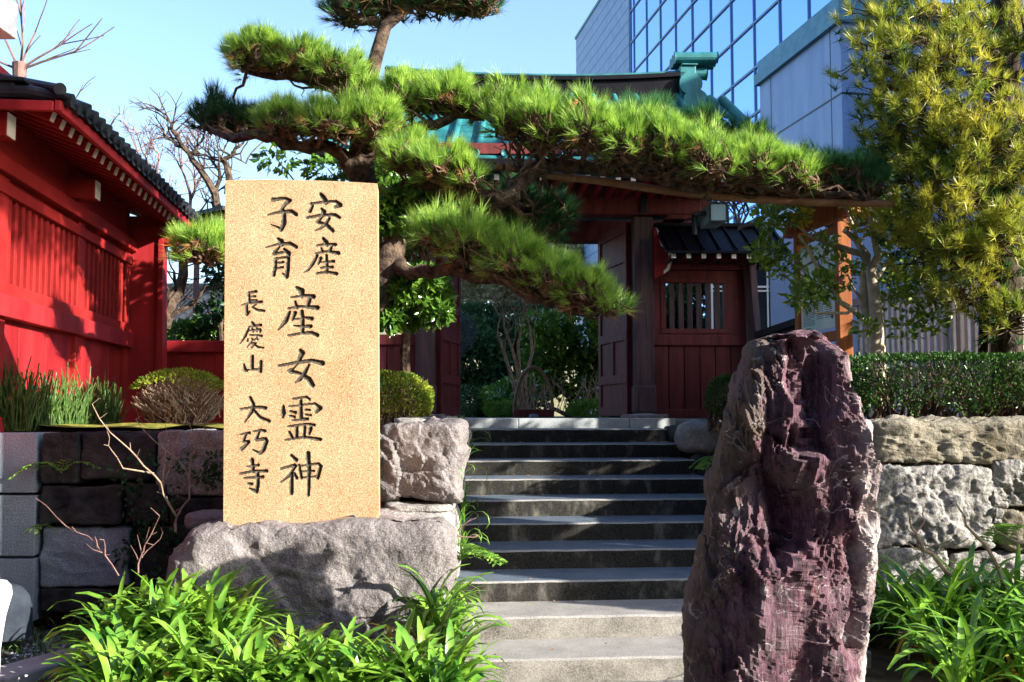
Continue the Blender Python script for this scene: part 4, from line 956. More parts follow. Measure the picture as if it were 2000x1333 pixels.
# ---------------------------------------------------------------- things behind
hs = thing('tiled_house', 'low house with blue grey tiled roof beyond the red fence', 'house', P(380, 700, 19))
a = P(310, 655, 18.5); b = P(452, 560, 20.5)
q = MB(); n = 12
for s in range(9):
    y = 18.5+s*.28; z = a.z+.03+(b.z-a.z)*s/9
    V = []; F = []; m_ = 60
    for i in range(m_+1):
        x = a.x-1+(b.x-a.x+1)*i/m_; z_ = z+.03*math.cos(i*math.pi/1.5); V += [(x, y, z_), (x, y+.3, z_+(b.z-a.z)/9), (x, y, z_-.05)]
    F = [(i*3, i*3+3, i*3+4, i*3+1) for i in range(m_)]+[(i*3+2, i*3+5, i*3+3, i*3) for i in range(m_)]
    q.add(V, F)
q.tube([(a.x-1, 21, b.z+.03), (b.x, 21, b.z+.03)], .1, 10)
q.tube([(b.x-.6, 18.4, a.z+.1), (b.x-.3, 21, b.z+.1)], .09, 10)
q.build('roof', MT['tile'], hs)
q = MB(); q.box((a.x-.8, 18.9, TER), (b.x-.3, 22, a.z+.02)); q.build('wall', MT['yel'], hs)
rr = thing('red_eave', 'small red eave end showing just left of the monument top', 'roof', P(420, 430, 12.5))
q = MB(); a = P(395, 428, 12.5); b = P(470, 412, 12.0); q.bar(a, b, .5, .05); q.build('roof', MT['tile'], rr)
q = MB(); a2 = a-Vector((0,0,.09)); b2 = b-Vector((0,0,.09)); q.bar(a2, b2, .35, .09); q.build('beam', MT['redd'], rr)
q = MB(); q.bar((b.x-.05, 12.3, TER), (b.x-.05, 12.3, b.z-.16), .14, .14, up=(0,1,0)); q.build('post', MT['redd'], rr)
# white box in the top left corner: projecting sign box of a near building
wb = thing('white_box', 'white rectangular box projecting at the top left corner', 'sign box', P(0, 60, 7.0))
a = P(-60, 112, 6.3); b = P(35, 24, 6.3)
q = MB(); q.box((a.x-.2, 5.6, P(0, 78, 6.3).z), (b.x, 6.3, b.z+.05)); 
q.build('case', MT['wht'], wb, bevel=.005)
q = MB(); q.tube([(a.x-.1, 5.9, 0), (a.x-.1, 5.9, b.z-.5)], .06, 10); q.build('mast', MT['metal'], wb)
wb.location = wb.location
# bamboo poles
bp_ = thing('bamboo_pole', 'long brown bamboo pole propping the right pine limb', 'pole', P(1400, 378, 8.7))
pts = [P(1060, 341, 8.9), P(1180, 355, 8.8), P(1300, 373, 8.7), P(1400, 385, 8.6), P(1560, 395, 8.5), P(1742, 398, 8.4)]
q = MB(); q.tube(pts, .034, 12); q.build('cane', MT['bamboo'], bp_, smooth=True)
q = MB()
for i in range(11):
    t_ = i/10*5; k_ = min(int(t_), 4); p = pts[k_].lerp(pts[k_+1], t_-k_); d_2 = (pts[k_+1]-pts[k_]).normalized(); q.tube([p-d_2*.008, p+d_2*.008], .038, 12)
q.build('nodes', MT['bamboo'], bp_)
for x, yt in ((1385, 380), (1590, 394)):
    q = MB(); p = P(x, yt, 8.62); q.tube([p+Vector((-.02,0,-.05)), p+Vector((.02,.0,.08))], .045, 8); q.build('lashing', MT['twig'], bp_)
q = MB(); q.tube([P(966, 324, 8.6), P(1030, 333, 8.8), P(1110, 352, 9.0)], .034, 12); tag(q.build('bamboo_stub', MT['bamboo'], smooth=True), 'short brown pole crossing left of the long bamboo pole', 'pole')

# buildings across the street, behind and left of the viewer
for nm, lab, a, b in (('street_building', 'plain brown building across the street behind the viewer', (-26,-13,0), (13,-7,11)), ('street_building', 'low brown house beyond the left edge of the photo', (-17,-6,0), (-9.5,7.5,8))):
    sbd = thing(nm, lab, 'building', ((a[0]+b[0])/2, (a[1]+b[1])/2, 0))
    q = MB(); q.box(a, b); q.build('wall', MT['soil2'], sbd)
    q = MB(); q.box((a[0]-.3,a[1]-.3,b[2]), (b[0]+.3,b[1]+.3,b[2]+.3)); q.build('roof', MT['tile'], sbd)
    q = MB()
    for f_ in range(3 if b[2] > 9 else 2):
        for i in range(9 if b[0] > 0 else 4):
            z_ = 1+f_*3.1
            if b[0] > 0: q.box((a[0]+2+i*4, b[1]+.01, z_), (a[0]+4+i*4, b[1]+.05, z_+1.5))
            else: q.box((b[0]+.01, a[1]+1+i*3.2, z_), (b[0]+.05, a[1]+2.6+i*3.2, z_+1.4))
    q.build('windows', MT['winglass'], sbd)
# ---------------------------------------------------------------- vegetation helpers (numpy)
def unit(a): return a/np.maximum(np.linalg.norm(a, axis=-1, keepdims=True), 1e-9)
def needles(C, D, n, ln, spread, w, jit=.25):
    """C (m,3) tuft bases, D (m,3) tuft axes -> triangles, n needles each"""
    m = len(C); C = np.repeat(C, n, 0); D = np.repeat(unit(D), n, 0); N = m*n
    r = NR.normal(size=(N,3)); d = unit(D + spread*r*NR.uniform(.3,1,(N,1)))
    L = ln*NR.uniform(1-jit, 1+jit, (N,1)); s = unit(np.cross(d, NR.normal(size=(N,3))))*w*.5
    C = C + D*NR.uniform(-.1,.35,(N,1))*ln*.6
    V = np.stack([C-s, C+s, C+d*L], 1).reshape(-1,3); F = np.arange(N*3).reshape(N,3); return V, F
def leaves(C, D, L, W, fold=.25, jit=.3):
    N = len(C); D = unit(D); s = unit(np.cross(D, NR.normal(size=(N,3)))); u = np.cross(s, D)
    l = L*NR.uniform(1-jit,1+jit,(N,1)); w = W*NR.uniform(1-jit,1+jit,(N,1))
    a = C; m1 = C+D*l*.5-s*w*.5+u*w*fold; m2 = C+D*l*.5+s*w*.5+u*w*fold; t = C+D*l-u*l*.12; mid = C+D*l*.5
    V = np.stack([a, m1, t, m2, mid], 1).reshape(-1,3); b = np.arange(N)[:,None]*5
    F = np.concatenate([b+np.array([[0,4,2,1]]), b+np.array([[0,3,2,4]])], 0); return V, F
def straps(bases, nl, ln, w, col=None, droop=1.0, upr=.9, seg=7):
    Vs = []; Fs = []; o = 0
    for (x, y, z) in bases:
        for i in range(nl + rnd.randint(-2,2)):
            a = rnd.random()*6.283; L = ln*rnd.uniform(.65,1.15); ww = w*rnd.uniform(.7,1.15); th = R(rnd.uniform(4, 48))*upr; cu = droop*rnd.uniform(.4,1.5)
            p = np.array([x+rnd.uniform(-.02,.02), y+rnd.uniform(-.02,.02), z]); h = np.array([math.cos(a), math.sin(a), 0]); sd_ = np.array([-math.sin(a), math.cos(a), 0])
            tw = rnd.uniform(-.5,.5); g = []
            for k in range(seg+1):
                t = k/seg; an = th+cu*t*t*1.5; d = h*math.sin(an)+np.array([0,0,math.cos(an)]); nrm_ = -h*math.cos(an)+np.array([0,0,math.sin(an)])
                wd = ww*(.55+.45*min(1,t*3))*(1 if t < .65 else max(.12, math.sqrt(max(0,1-((t-.65)/.36)**2))))
                s_ = sd_*math.cos(tw*t)+nrm_*math.sin(tw*t)
                g += [p-s_*wd/2+nrm_*wd*.16, p-nrm_*0, p+s_*wd/2+nrm_*wd*.16]; p = p+d*L/seg
            Vs += g
            for k in range(seg): b = o+k*3; Fs += [(b,b+1,b+4,b+3),(b+1,b+2,b+5,b+4)]
            o += (seg+1)*3
    return np.array(Vs), np.array(Fs)
def blob_pts(c, r, n, shell=.55):
    d = unit(NR.normal(size=(n,3))); q = NR.uniform(shell,1,(n,1))**(1/1.5); return np.array(c)+d*q*np.array(r), d
def branch_path(p0, p1, n=5, wob=.1):
    p0 = Vector(p0); p1 = Vector(p1); L = (p1-p0).length; out = []
    for i in range(n+1):
        t = i/n; q = p0.lerp(p1, t)
        if 0 < i < n: q = q+Vector((rnd.uniform(-1,1), rnd.uniform(-1,1), rnd.uniform(-1,1)))*wob*L
        out.append(q)
    return out
# ---------------------------------------------------------------- the big black pine
pine = thing('black_pine', 'large cloud pruned black pine spreading layered green pads over the gate', 'tree', P(770, 800, 8.9))
def K(px, py, y): return P(px, py, y)
q = MB()
tr = [K(690,835,8.95), K(705,640,8.9), K(752,540,8.85), K(765,480,8.85), K(742,430,8.9), K(712,370,8.9), K(702,300,8.95), K(712,200,9.0), K(735,110,9.0), K(752,50,9.0), K(800,10,9.0), K(850,-40,9.05)]
q.tube(tr, [.17,.15,.14,.135,.13,.12,.10,.07,.062,.06,.05,.03], 14, jit=.18); q.build('trunk', MT['bark'], pine, smooth=True)
LIMBS = [
 ([K(735,450,8.9),K(820,370,8.8),K(900,378,8.7),K(985,385,8.6),K(1030,345,8.7),K(1085,318,8.8),K(1200,335,8.7),K(1300,355,8.6),K(1420,372,8.6),K(1560,382,8.5),K(1690,390,8.4)], [.10,.08,.075,.075,.075,.06,.05,.042,.035,.028,.018]),
 ([K(765,500,8.85),K(800,535,8.7),K(900,530,8.3),K(990,548,8.1),K(1060,585,8.0),K(1130,610,8.0),K(1190,600,8.0)], [.08,.06,.055,.05,.045,.035,.015]),
 ([K(700,345,8.9),K(650,290,8.8),K(580,285,8.7),K(520,270,8.6),K(440,265,9.0),K(390,235,9.3)], [.08,.06,.05,.045,.035,.02]),
 ([K(708,300,8.9),K(680,205,8.9),K(640,160,8.9),K(560,150,8.9),K(480,140,8.9)], [.06,.045,.04,.03,.02]),
 ([K(705,330,8.9),K(760,250,8.9),K(850,245,8.8),K(900,225,8.8),K(960,215,8.8)], [.07,.05,.045,.035,.02]),
 ([K(720,400,8.9),K(790,360,8.8),K(850,350,8.7),K(910,350,8.6)], [.06,.04,.03,.02]),
 ([K(752,50,9.0),K(700,35,9.0),K(650,10,9.0)], [.045,.035,.02]), ([K(800,10,9.0),K(880,5,9.0),K(950,5,9.0)], [.045,.03,.02]),
 ([K(730,430,8.9),K(600,430,8.6),K(480,480,8.3),K(400,490,8.2)], [.06,.045,.035,.02]),
 ([K(960,385,8.7),K(1010,400,9.0),K(1080,440,9.1)], [.05,.04,.02]),
]
for pts, rr_ in LIMBS:
    q = MB(); P2 = []; R2 = []
    for i in range(len(pts)-1):
        for k_ in range(4):
            t = k_/4; w_ = .035 if k_ else .0
            P2.append(pts[i].lerp(pts[i+1], t)+Vector((rnd.uniform(-1,1)*w_, rnd.uniform(-1,1)*w_, rnd.uniform(-1,1)*w_))); R2.append(rr_[i]*(1-t)+rr_[i+1]*t)
    P2.append(pts[-1]); R2.append(rr_[-1]); q.tube(P2, R2, 9, jit=.2); q.build('branch', MT['bark'], pine, smooth=True)
LP = [(p, i) for i, (pts, _) in enumerate(LIMBS) for a, b in zip(pts[:-1], pts[1:]) for p in (a, a.lerp(b,.5), b)]
# foliage pads: (px, py, rx, ry, depth, density)
PADS = [
 ('g', [(505,104,68,38,8.9),(580,112,66,38,8.9),(655,132,62,36,8.9),(705,160,34,26,8.95)]),
 ('d', [(425,225,54,40,9.4),(480,230,52,36,9.3)]),
 ('g', [(560,236,58,30,8.6),(640,236,70,38,8.5),(720,238,66,38,8.6)]),
 ('g', [(800,182,60,38,8.9),(870,186,60,40,8.8),(930,200,46,36,8.8)]),
 ('g', [(800,304,54,36,8.6),(860,320,58,40,8.5),(912,335,38,30,8.5)]),
 ('g', [(1000,218,56,62,8.6),(1065,232,62,70,8.5),(1150,238,62,66,8.4),(1225,262,66,66,8.4),(1310,272,60,60,8.4),(1390,296,60,62,8.3),(1470,306,55,54,8.4),(1545,328,50,52,8.4)]),
 ('t', [(1600,335,48,42,8.6),(1655,335,52,46,8.6),(1700,348,30,34,8.5),(1350,240,60,26,9.2),(1250,222,60,24,9.2),(1450,262,48,24,9.1)]),
 ('g', [(860,448,62,46,8.1),(930,470,70,52,8.0),(1005,498,66,48,7.9),(1075,530,60,44,7.9),(1140,560,52,40,7.9),(1190,585,40,34,7.9)]),
 ('g', [(400,478,58,44,8.2),(460,480,50,40,8.3)]),
 ('d', [(1000,400,58,44,9.3),(1065,410,58,50,9.3),(1040,450,60,32,9.2)]),
 ('d', [(690,10,62,42,9.1),(770,-5,70,40,9.1),(860,-12,75,36,9.1),(930,0,52,32,9.1),(820,-45,110,40,9.2)]),
 ('d', [(665,160,30,24,9.3),(700,190,30,26,9.3)]),
]
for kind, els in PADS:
    Cs = []; Ds = []; tw = MB(); ntuft = 0
    for (px, py, rx, ry, Y) in els:
        py += 16 if px > 960 and py < 360 else 12
        c = P(px, py, Y); sx = rx/2000*Y; sz = ry/2000*Y; sy = min(sx, .30)*1.15
        n = int(330*(sx*sy)/(.26*.26)*(.8 if kind == 'd' else 1))
        u = NR.uniform(-1,1,(n*2,3)); u = u[(u**2).sum(1) < 1][:n]
        # tuft bases fill the upper two thirds, canopy surface denser
        k_ = u[:,2] > -.60; u = u[k_]; top = NR.random(len(u)) < .6
        h = np.sqrt(np.maximum(0, 1-u[:,0]**2-u[:,1]**2)); u[top,2] = h[top]*NR.uniform(.25,.75,top.sum()) - .1
        pos = np.array(c)+u*np.array([sx,sy,sz]); nzv = np.array([noise.noise(Vector(tuple(v*5.5))) for v in pos]); pos[:,2] += nzv*.17*(u[:,2] > -.2); kq = NR.random(len(u)) < .55+.9*(nzv+.25); pos = pos[kq]; u = u[kq]; d = unit(np.stack([u[:,0]*.9, u[:,1]*.9, np.full(len(u),1.0)+.3*u[:,2]],1)+.18*NR.normal(size=(len(u),3)))
        low = u[:,2] < -.2; d[low] = unit(d[low]*np.array([2.2,2.2,.25]))
        Cs.append(pos); Ds.append(d)
        # twig tangle in the lower half
        root = min(LP, key=lambda t: (t[0]-Vector((c.x,c.y,c.z-sz*.7))).length)[0]
        base = Vector((c.x, c.y, c.z-sz*.55)); tw.tube(branch_path(root, base, 4, .1), [.03,.028,.025,.02,.018], 6, 0)
        hub = []
        for _ in range(15):
            a = rnd.random()*6.283; rr2 = rnd.uniform(.35,.95); e = Vector((c.x+sx*rr2*math.cos(a), c.y+sy*rr2*math.sin(a), c.z-sz*rnd.uniform(.05,.75)*(1.1-rr2)-sz*.10))
            pth = branch_path(base+Vector((rnd.uniform(-.3,.3)*sx,0,rnd.uniform(-.1,.1)*sz)), e, 5, .11); tw.tube(pth, [.017,.014,.013,.011,.009,.007], 5); hub += pth[1:]
        near = sorted(LP, key=lambda t: (t[0]-Vector((c.x,c.y,c.z-sz*.7))).length)[:7]
        for _ in range(9 if px > 960 else 4):
            s0 = rnd.choice(near)[0]+Vector((rnd.uniform(-.06,.06),0,0)); e = Vector((c.x+sx*rnd.uniform(-.95,.95), c.y+sy*rnd.uniform(-.9,.9), c.z-sz*rnd.uniform(.1,.6))); pth = branch_path(s0, e, 6, .07); tw.tube(pth, [.016,.015,.013,.012,.010,.008,.006], 5); hub += pth[3:]
            for __ in range(2): b_ = rnd.choice(pth[2:]); tw.tube(branch_path(b_, b_+Vector((rnd.uniform(-.12,.12), rnd.uniform(-.12,.12), rnd.uniform(-.06,.12))), 3, .2), [.007,.006,.005,.004], 3, cap=False)
        pp = pos[NR.permutation(len(pos))[:190]]
        for p in pp:
            p = Vector(p); b = min(rnd.sample(hub, 14), key=lambda h_: (h_-p).length)
            tw.tube(branch_path(b, p, 3, .13), [.010,.008,.0065,.005], 3, cap=False)
    Cs = np.concatenate(Cs); Ds = np.concatenate(Ds)
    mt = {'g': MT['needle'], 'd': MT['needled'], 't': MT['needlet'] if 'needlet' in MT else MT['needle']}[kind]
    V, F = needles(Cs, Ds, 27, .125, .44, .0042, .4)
    lw_ = NR.random(len(Cs)) < .035
    if lw_.any():
        V2, F2 = needles(Cs[lw_]-np.array([0,0,.04]), Ds[lw_]*np.array([1,1,-.3]), 22, .12, .6, .004, .4); bulk('dry_needles', V2, F2, MT['dryn'], pine)
    pad = bulk('foliage_pad', V, F, mt, pine)
    tw.build('twigs', MT['twig'], pad if False else pine)
# ---------------------------------------------------------------- umbrella pine at the right
up = thing('umbrella_pine', 'tall olive yellow umbrella pine with whorled needles at the right edge', 'tree', P(1965, 700, 8.9))
q = MB(); tp_ = [P(1968,830,8.9),P(1965,600,8.9),P(1958,400,8.9),P(1962,200,8.9),P(1968,0,8.9),P(1970,-150,8.9)]
q.tube([a.lerp(b, t) for a, b in zip(tp_[:-1], tp_[1:]) for t in (0,.25,.5,.75)], .125, 14, jit=.2); q.tube([P(1920,700,9.1),P(1925,520,9.1),P(1940,300,9.0)], [.045,.04,.035], 8, jit=.1)
q.build('trunk', MT['barkd'], up, smooth=True)
ctr = [(1700,30,8.7),(1760,60,8.6),(1830,30,8.8),(1900,60,8.7),(1990,40,9.3),(1690,110,8.6),(1730,170,8.6),(1790,140,8.4),(1850,110,8.3),(1900,150,8.4),
 (1720,240,8.6),(1770,220,8.4),(1830,210,8.3),(1900,230,8.2),(1760,290,8.6),(1810,300,8.4),(1870,300,8.3),(1930,290,8.2),(1990,320,8.3),(1780,360,8.5),(1840,370,8.3),(1900,370,8.2),(1960,380,9.3),(1770,430,8.6),(1830,440,8.4),(1890,440,8.3),(1950,450,8.2),(1800,500,8.6),(1860,510,8.4),(1920,520,8.3),(1980,500,9.3),(1960,580,8.3),(1990,620,8.3),(1930,-30,8.6),(1800,-40,8.7),(2060,100,8.6),(2080,300,8.5),(2060,450,8.4),(2010,240,8.3),(2020,560,8.4),(1870,570,8.6),(2030,360,8.3),(2010,60,8.4),(1940,470,8.2),(1980,-30,8.3)]
ctr = [(a_, b_, (9.35 if 1915 < a_ < 1985 and (b_ < 190 or b_ > 490) else c_)) for a_, b_, c_ in ctr]
Cs = []; Ds = []; q = MB(); hubs = []
for (px, py, Y) in ctr:
    c = P(px, py, Y); t = P(1963, min(py+60, 760), 8.9); pth = branch_path(t, c, 6, .05); q.tube(pth, [.028,.024,.02,.017,.014,.011,.008], 6)
    for _ in range(29):
        e = c+Vector((rnd.uniform(-.23,.23), rnd.uniform(-.35,.25), rnd.uniform(-.19,.19))); b = rnd.choice(pth[3:])
        q.tube(branch_path(b, e, 3, .08), [.009,.007,.006,.005], 4)
        dr = (e-b); dr.normalize(); dr = dr*.5+Vector((rnd.uniform(-.3,.3)-.1, -.25, .55)); dr.normalize()
        for k_ in range(rnd.randint(1,2)): Cs.append(tuple(e-dr*.07*k_)); Ds.append(tuple(dr))
q.build('branches', MT['bark'], up)
V, F = needles(np.array(Cs), np.array(Ds), 30, .115, .8, .0075, .15); bulk('crown', V, F, MT['needley'], up)
Ci = np.array(Cs)[NR.random(len(Cs)) < .35]; V, F = needles(Ci+np.array([.05,.22,-.05]), NR.normal(size=Ci.shape)+np.array([0,0,.6]), 26, .115, .8, .0075, .15); bulk('inner_crown', V, F, MT['needled'], up)
# ---------------------------------------------------------------- broadleaf trees and shrubs
def leafblob(blobs, per, L, W, up_=.3, shell=.5):
    C = []; D = []
    for (c, r, k_) in blobs:
        p, d = blob_pts(c, r, int(per*k_), shell); C.append(p); D.append(d*.7+np.array([0,0,up_])+.5*NR.normal(size=d.shape))
    return leaves(np.concatenate(C), np.concatenate(D), L, W)
def pxblobs(lst):
    out = []
    for (px, py, rx, ry, Y, *k_) in lst:
        c = P(px, py, Y); out.append((tuple(c), (rx/2000*Y, (rx+ry)/2/2000*Y, ry/2000*Y), k_[0] if k_ else 1)); 
    return out
def bushtwigs(q, root, pts, r0=.01, n=3, wob=.12):
    for p in pts: q.tube(branch_path(root+Vector((rnd.uniform(-.05,.05), rnd.uniform(-.05,.05), 0)), Vector(p), n, wob), [r0*(1-.6*i/n) for i in range(n+1)], 4)
# camellia behind the monument
cm = thing('camellia_tree', 'glossy dark green camellia hanging between monument and gate', 'tree', P(800, 830, 9.6))
bl = pxblobs([(775,395,30,24,8.7,.35),(752,425,20,30,8.7,.3),(800,430,26,20,8.7,.25),(830,395,30,18,8.75,.25),(850,610,26,16,8.9,.25),(790,560,22,22,8.8,.3),(760,620,26,20,8.9,.3),(822,540,30,16,8.8,.3),(770,410,48,40,9.6,1.0),(800,450,50,40,9.7,.8),(765,480,30,50,9.6,.7),(780,385,60,30,9.8,.8),(640,330,50,22,10,.25),(540,310,40,26,10,.12),(820,560,50,40,9.2,1.1),(770,590,46,40,9.2,1),(850,590,28,40,9.2,.6),(800,610,40,26,9.1,.5),(730,330,50,40,9.9,.8),(850,370,50,30,9.9,.7),(900,410,50,30,9.9,.5)])
q = MB(); q.tube([P(800,835,9.6),P(790,700,9.6),P(800,560,9.5),P(780,430,9.7),P(740,340,9.9)], [.06,.05,.045,.035,.02], 8, jit=.1)
for c, r, k_ in bl: q.tube(branch_path(P(795,560,9.5), Vector(c), 4, .06), [.02,.016,.012,.01,.006], 5)
q.build('trunk', MT['bark'], cm); V, F = leafblob(bl, 700, .095, .05, -.25); bulk('crown', V, F, MT['camellia'], cm)
# camellia right with pale trunks
c2 = thing('camellia_tree', 'pale barked camellia with one pink bloom rising behind the right hedge', 'tree', P(1712, 820, 9.2))
q = MB()
W_ = lambda *l: [P(a, b, Y) for a, b, Y in l]
q.tube(W_((1716,830,9.2),(1712,680,9.2),(1700,640,9.2),(1688,590,9.2),(1688,540,9.2),(1692,500,9.2),(1672,470,9.2),(1650,450,9.1)), [.085,.075,.06,.048,.045,.04,.028,.02], 10, jit=.1)
q.tube(W_((1712,700,9.15),(1712,620,9.1),(1706,560,9.1),(1700,530,9.1),(1715,500,9.1),(1705,450,9.1),(1695,400,9.1),(1700,350,9.1)), [.07,.06,.052,.045,.035,.03,.022,.012], 10, jit=.1)
for l, r in (([(1693,630,9.2),(1665,605,9.1),(1640,590,9.0),(1622,560,8.9),(1600,530,8.9),(1580,490,8.9),(1560,460,8.9)],.03),([(1664,605,9.1),(1655,612,9.0),(1590,612,8.8),(1592,590,8.8)],.018),([(1690,500,9.2),(1650,490,9.1),(1610,475,9.0),(1580,460,9.0),(1545,430,9.0)],.024),([(1685,495,9.2),(1640,480,9.1),(1600,465,9.0),(1585,445,9.0)],.018),
             ([(1685,590,9.2),(1665,560,9.1),(1655,535,9.1)],.016),([(1705,450,9.1),(1720,410,9.2),(1745,390,9.2)],.016),([(1690,520,9.1),(1665,440,9.2),(1650,400,9.2)],.022),([(1640,480,9.1),(1530,545,9.1),(1515,520,9.1)],.014),([(1705,560,9.1),(1740,500,9.2),(1780,480,9.3)],.018)):
    q.tube(W_(*l), [r*(1-.6*i/(len(l)-1)) for i in range(len(l))], 7, jit=.1)
q.build('trunk', MT['barkl'], c2, smooth=True)
b2 = pxblobs([(1505,425,34,30,9.0,.5),(1545,410,40,34,9.0,.5),(1500,490,34,28,9.0,.55),(1530,520,40,26,9.0,.35),(1600,560,48,30,8.8,.55),(1570,580,34,26,8.8,.4),(1640,530,44,34,8.9,.4),(1600,480,40,26,9.0,.2),(1700,430,46,50,9.1,.35),(1760,480,46,50,9.2,.8),(1740,560,46,44,9.2,.7),(1790,560,50,50,9.3,.8),(1820,620,40,36,9.3,.35),(1750,420,50,50,9.3,.8),(1730,340,44,50,9.3,.7),(1690,640,26,18,8.9,.15),(1770,640,36,26,9.2,.25),(1850,500,50,50,9.3,.6),(1655,380,36,26,9.2,.2)])
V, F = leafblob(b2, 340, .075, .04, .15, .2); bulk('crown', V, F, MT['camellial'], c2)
b3 = pxblobs([(1690,440,30,34,9.0,.25),(1566,420,18,22,8.9,.25),(1690,400,34,18,9.0,.2),(1720,300,26,26,9.1,.3),(1860,497,8,8,8.4,.04)])
V, F = leafblob(b3, 200, .075, .04, .15, .2); bulk('yellow_leaves', V, F, MT['leafy'], c2)
fc = P(1636, 548, 8.7); C, D = blob_pts(tuple(fc), (.018,.018,.018), 26, .5); V, F = leaves(C, D, .03, .03); bulk('flower', V, F, MT['pink'], c2)
# hedge and clipped bushes
def boxy_hedge(name, label, cat, x0, x1, y0, y1, z0, z1, n, mt, L=.035, W=.018, stem='twig', k=5, curve=0):
    o = thing(name, label, cat, ((x0+x1)/2, (y0+y1)/2, z0))
    d = unit(NR.normal(size=(n,3))); f = (np.abs(d)**k).sum(1)**(1/k); p = d/f[:,None]*NR.uniform(.88,1.0,(n,1))
    h = np.array([(x1-x0)/2,(y1-y0)/2,(z1-z0)/2]); c = np.array([(x0+x1)/2,(y0+y1)/2,(z0+z1)/2])
    nn = np.array([noise.noise(Vector(tuple(q_*h*5))) for q_ in p])
    pos = c+p*h*(1+.06*nn[:,None]); dirs = unit(d+np.array([0,0,.5])+.55*NR.normal(size=(n,3)))
    keep = (pos[:,2] > z0+.12*(1+nn)); V, F = leaves(pos[keep], dirs[keep], L, W); bulk('foliage', V, F, mt, o)
    q = MB(); m_ = max(6, int((x1-x0)*14))
    for i in range(m_):
        x = x0+(x1-x0)*(i+.5)/m_; r_ = Vector((x+rnd.uniform(-.05,.05), (y0+y1)/2+rnd.uniform(-.15,.15), z0-.03))
        for _ in range(6):
            t = Vector((x+rnd.uniform(-.2,.2), rnd.uniform(y0+.08,y1-.08), z0+rnd.uniform(.5,.95)*(z1-z0))); t.x = min(max(t.x, x0+.05), x1-.05)
            q.tube(branch_path(r_, t, 4, .07), [.014,.011,.009,.006,.004], 4)
    q.build('stems', MT[stem], o); return o
hx0 = P(1662,800,8.0).x; hz = P(1800,693,8.0).z
boxy_hedge('clipped_hedge', 'long dark green clipped hedge on top of the right stone wall', 'hedge', hx0, 5.3, 7.85, 8.75, TER+.04, hz, 26000, MT['hedge'], k=10)
boxy_hedge('clipped_bush', 'small dark clipped bush behind the left shoulder of the red rock', 'bush', P(1392,800,9.6).x, P(1470,800,9.6).x, 9.5, 10.1, TER, P(1420,735,9.6).z, 3500, MT['hedge'], k=2.5)
boxy_hedge('clipped_bush', 'round sunlit yellow green azalea bush right of the monument', 'bush', P(670,800,8.9).x, P(842,800,8.9).x, 8.5, 9.3, TER-.02, P(760,728,8.7).z, 9000, MT['bush'], .034, .016, k=2.6)
# dry azalea left
az = thing('azalea_bush', 'dry twiggy azalea bush with sparse green top left of the monument', 'bush', P(340, 835, 8.9))
a = P(250,838,8.9); b = P(445,722,8.9); h = np.array([(b.x-a.x)/2,.42,(b.z-a.z)/2]); c = np.array([(a.x+b.x)/2,8.95,(a.z+b.z)/2])
q = MB()
for i in range(620):
    d = unit(NR.normal(size=3)); d[2] = abs(d[2])*1.1-.25; e = c+d*h*NR.uniform(.75,1.02); r_ = Vector((c[0]+rnd.uniform(-.22,.22), 8.95+rnd.uniform(-.2,.2), TER)); r2 = r_.lerp(Vector(e), .45)+Vector((rnd.uniform(-.08,.08),)*1+(rnd.uniform(-.08,.08), rnd.uniform(-.05,.05)))
    q.tube([r2, r2.lerp(Vector(e),.5)+Vector((rnd.uniform(-.04,.04),rnd.uniform(-.04,.04),rnd.uniform(-.03,.03))), Vector(e)], [.006,.0045,.003], 3, cap=False)
    if i % 4 == 0: q.tube(branch_path(r_, r2, 3, .1), [.013,.011,.009,.007], 4)
q.build('twigs', MT['twigl'], az)
p, d = blob_pts(c, h, 5000, .9); kk = p[:,2] > c[2]+h[2]*(.35+.25*np.array([noise.noise(Vector(tuple(v*4))) for v in p])); V, F = leaves(p[kk], d[kk]+.4*NR.normal(size=(kk.sum(),3)), .032, .014); bulk('foliage', V, F, MT['bush'], az)
# horsetail reeds
V = []; q = MB()
for i in range(620):
    pxr = rnd.uniform(-60,235); kx = (pxr-1000)/2000; yw = (-4.125+11*.1104)/(kx+.1104); y = rnd.uniform(max(7.4, yw-.75), yw-.12); x = kx*y
    if y < 7.5: y = 7.5; x = kx*y
    hgt = rnd.uniform(.18,.46)*(1 if x < -3.3 else .8)*(1.25 if rnd.random() < .06 else 1); lx_, ly_ = rnd.gauss(0,.07), rnd.gauss(0,.07)
    q.tube([(x,y,TER), (x+lx_*.4,y+ly_*.4,TER+hgt*.5), (x+lx_,y+ly_,TER+hgt)], [.006,.0055,.004], 4)
tag(q.build('horsetail_reeds', MT['reed']), 'dense green horsetail reeds in front of the red wall', 'reeds', kind='stuff')
iv = []
for _ in range(26):
    px_, py_ = rnd.uniform(235, 425), rnd.uniform(880, 1130); c_ = P(px_, py_, 7.12); iv.append((tuple(c_), (.09,.03,.07), rnd.uniform(.2,1)))
V, F = leafblob(iv, 46, .04, .03, -.1, .2); tag(bulk('ivy', V, F, MT['dgreen']), 'dark ivy creeping over the shaded left retaining wall', 'ivy')
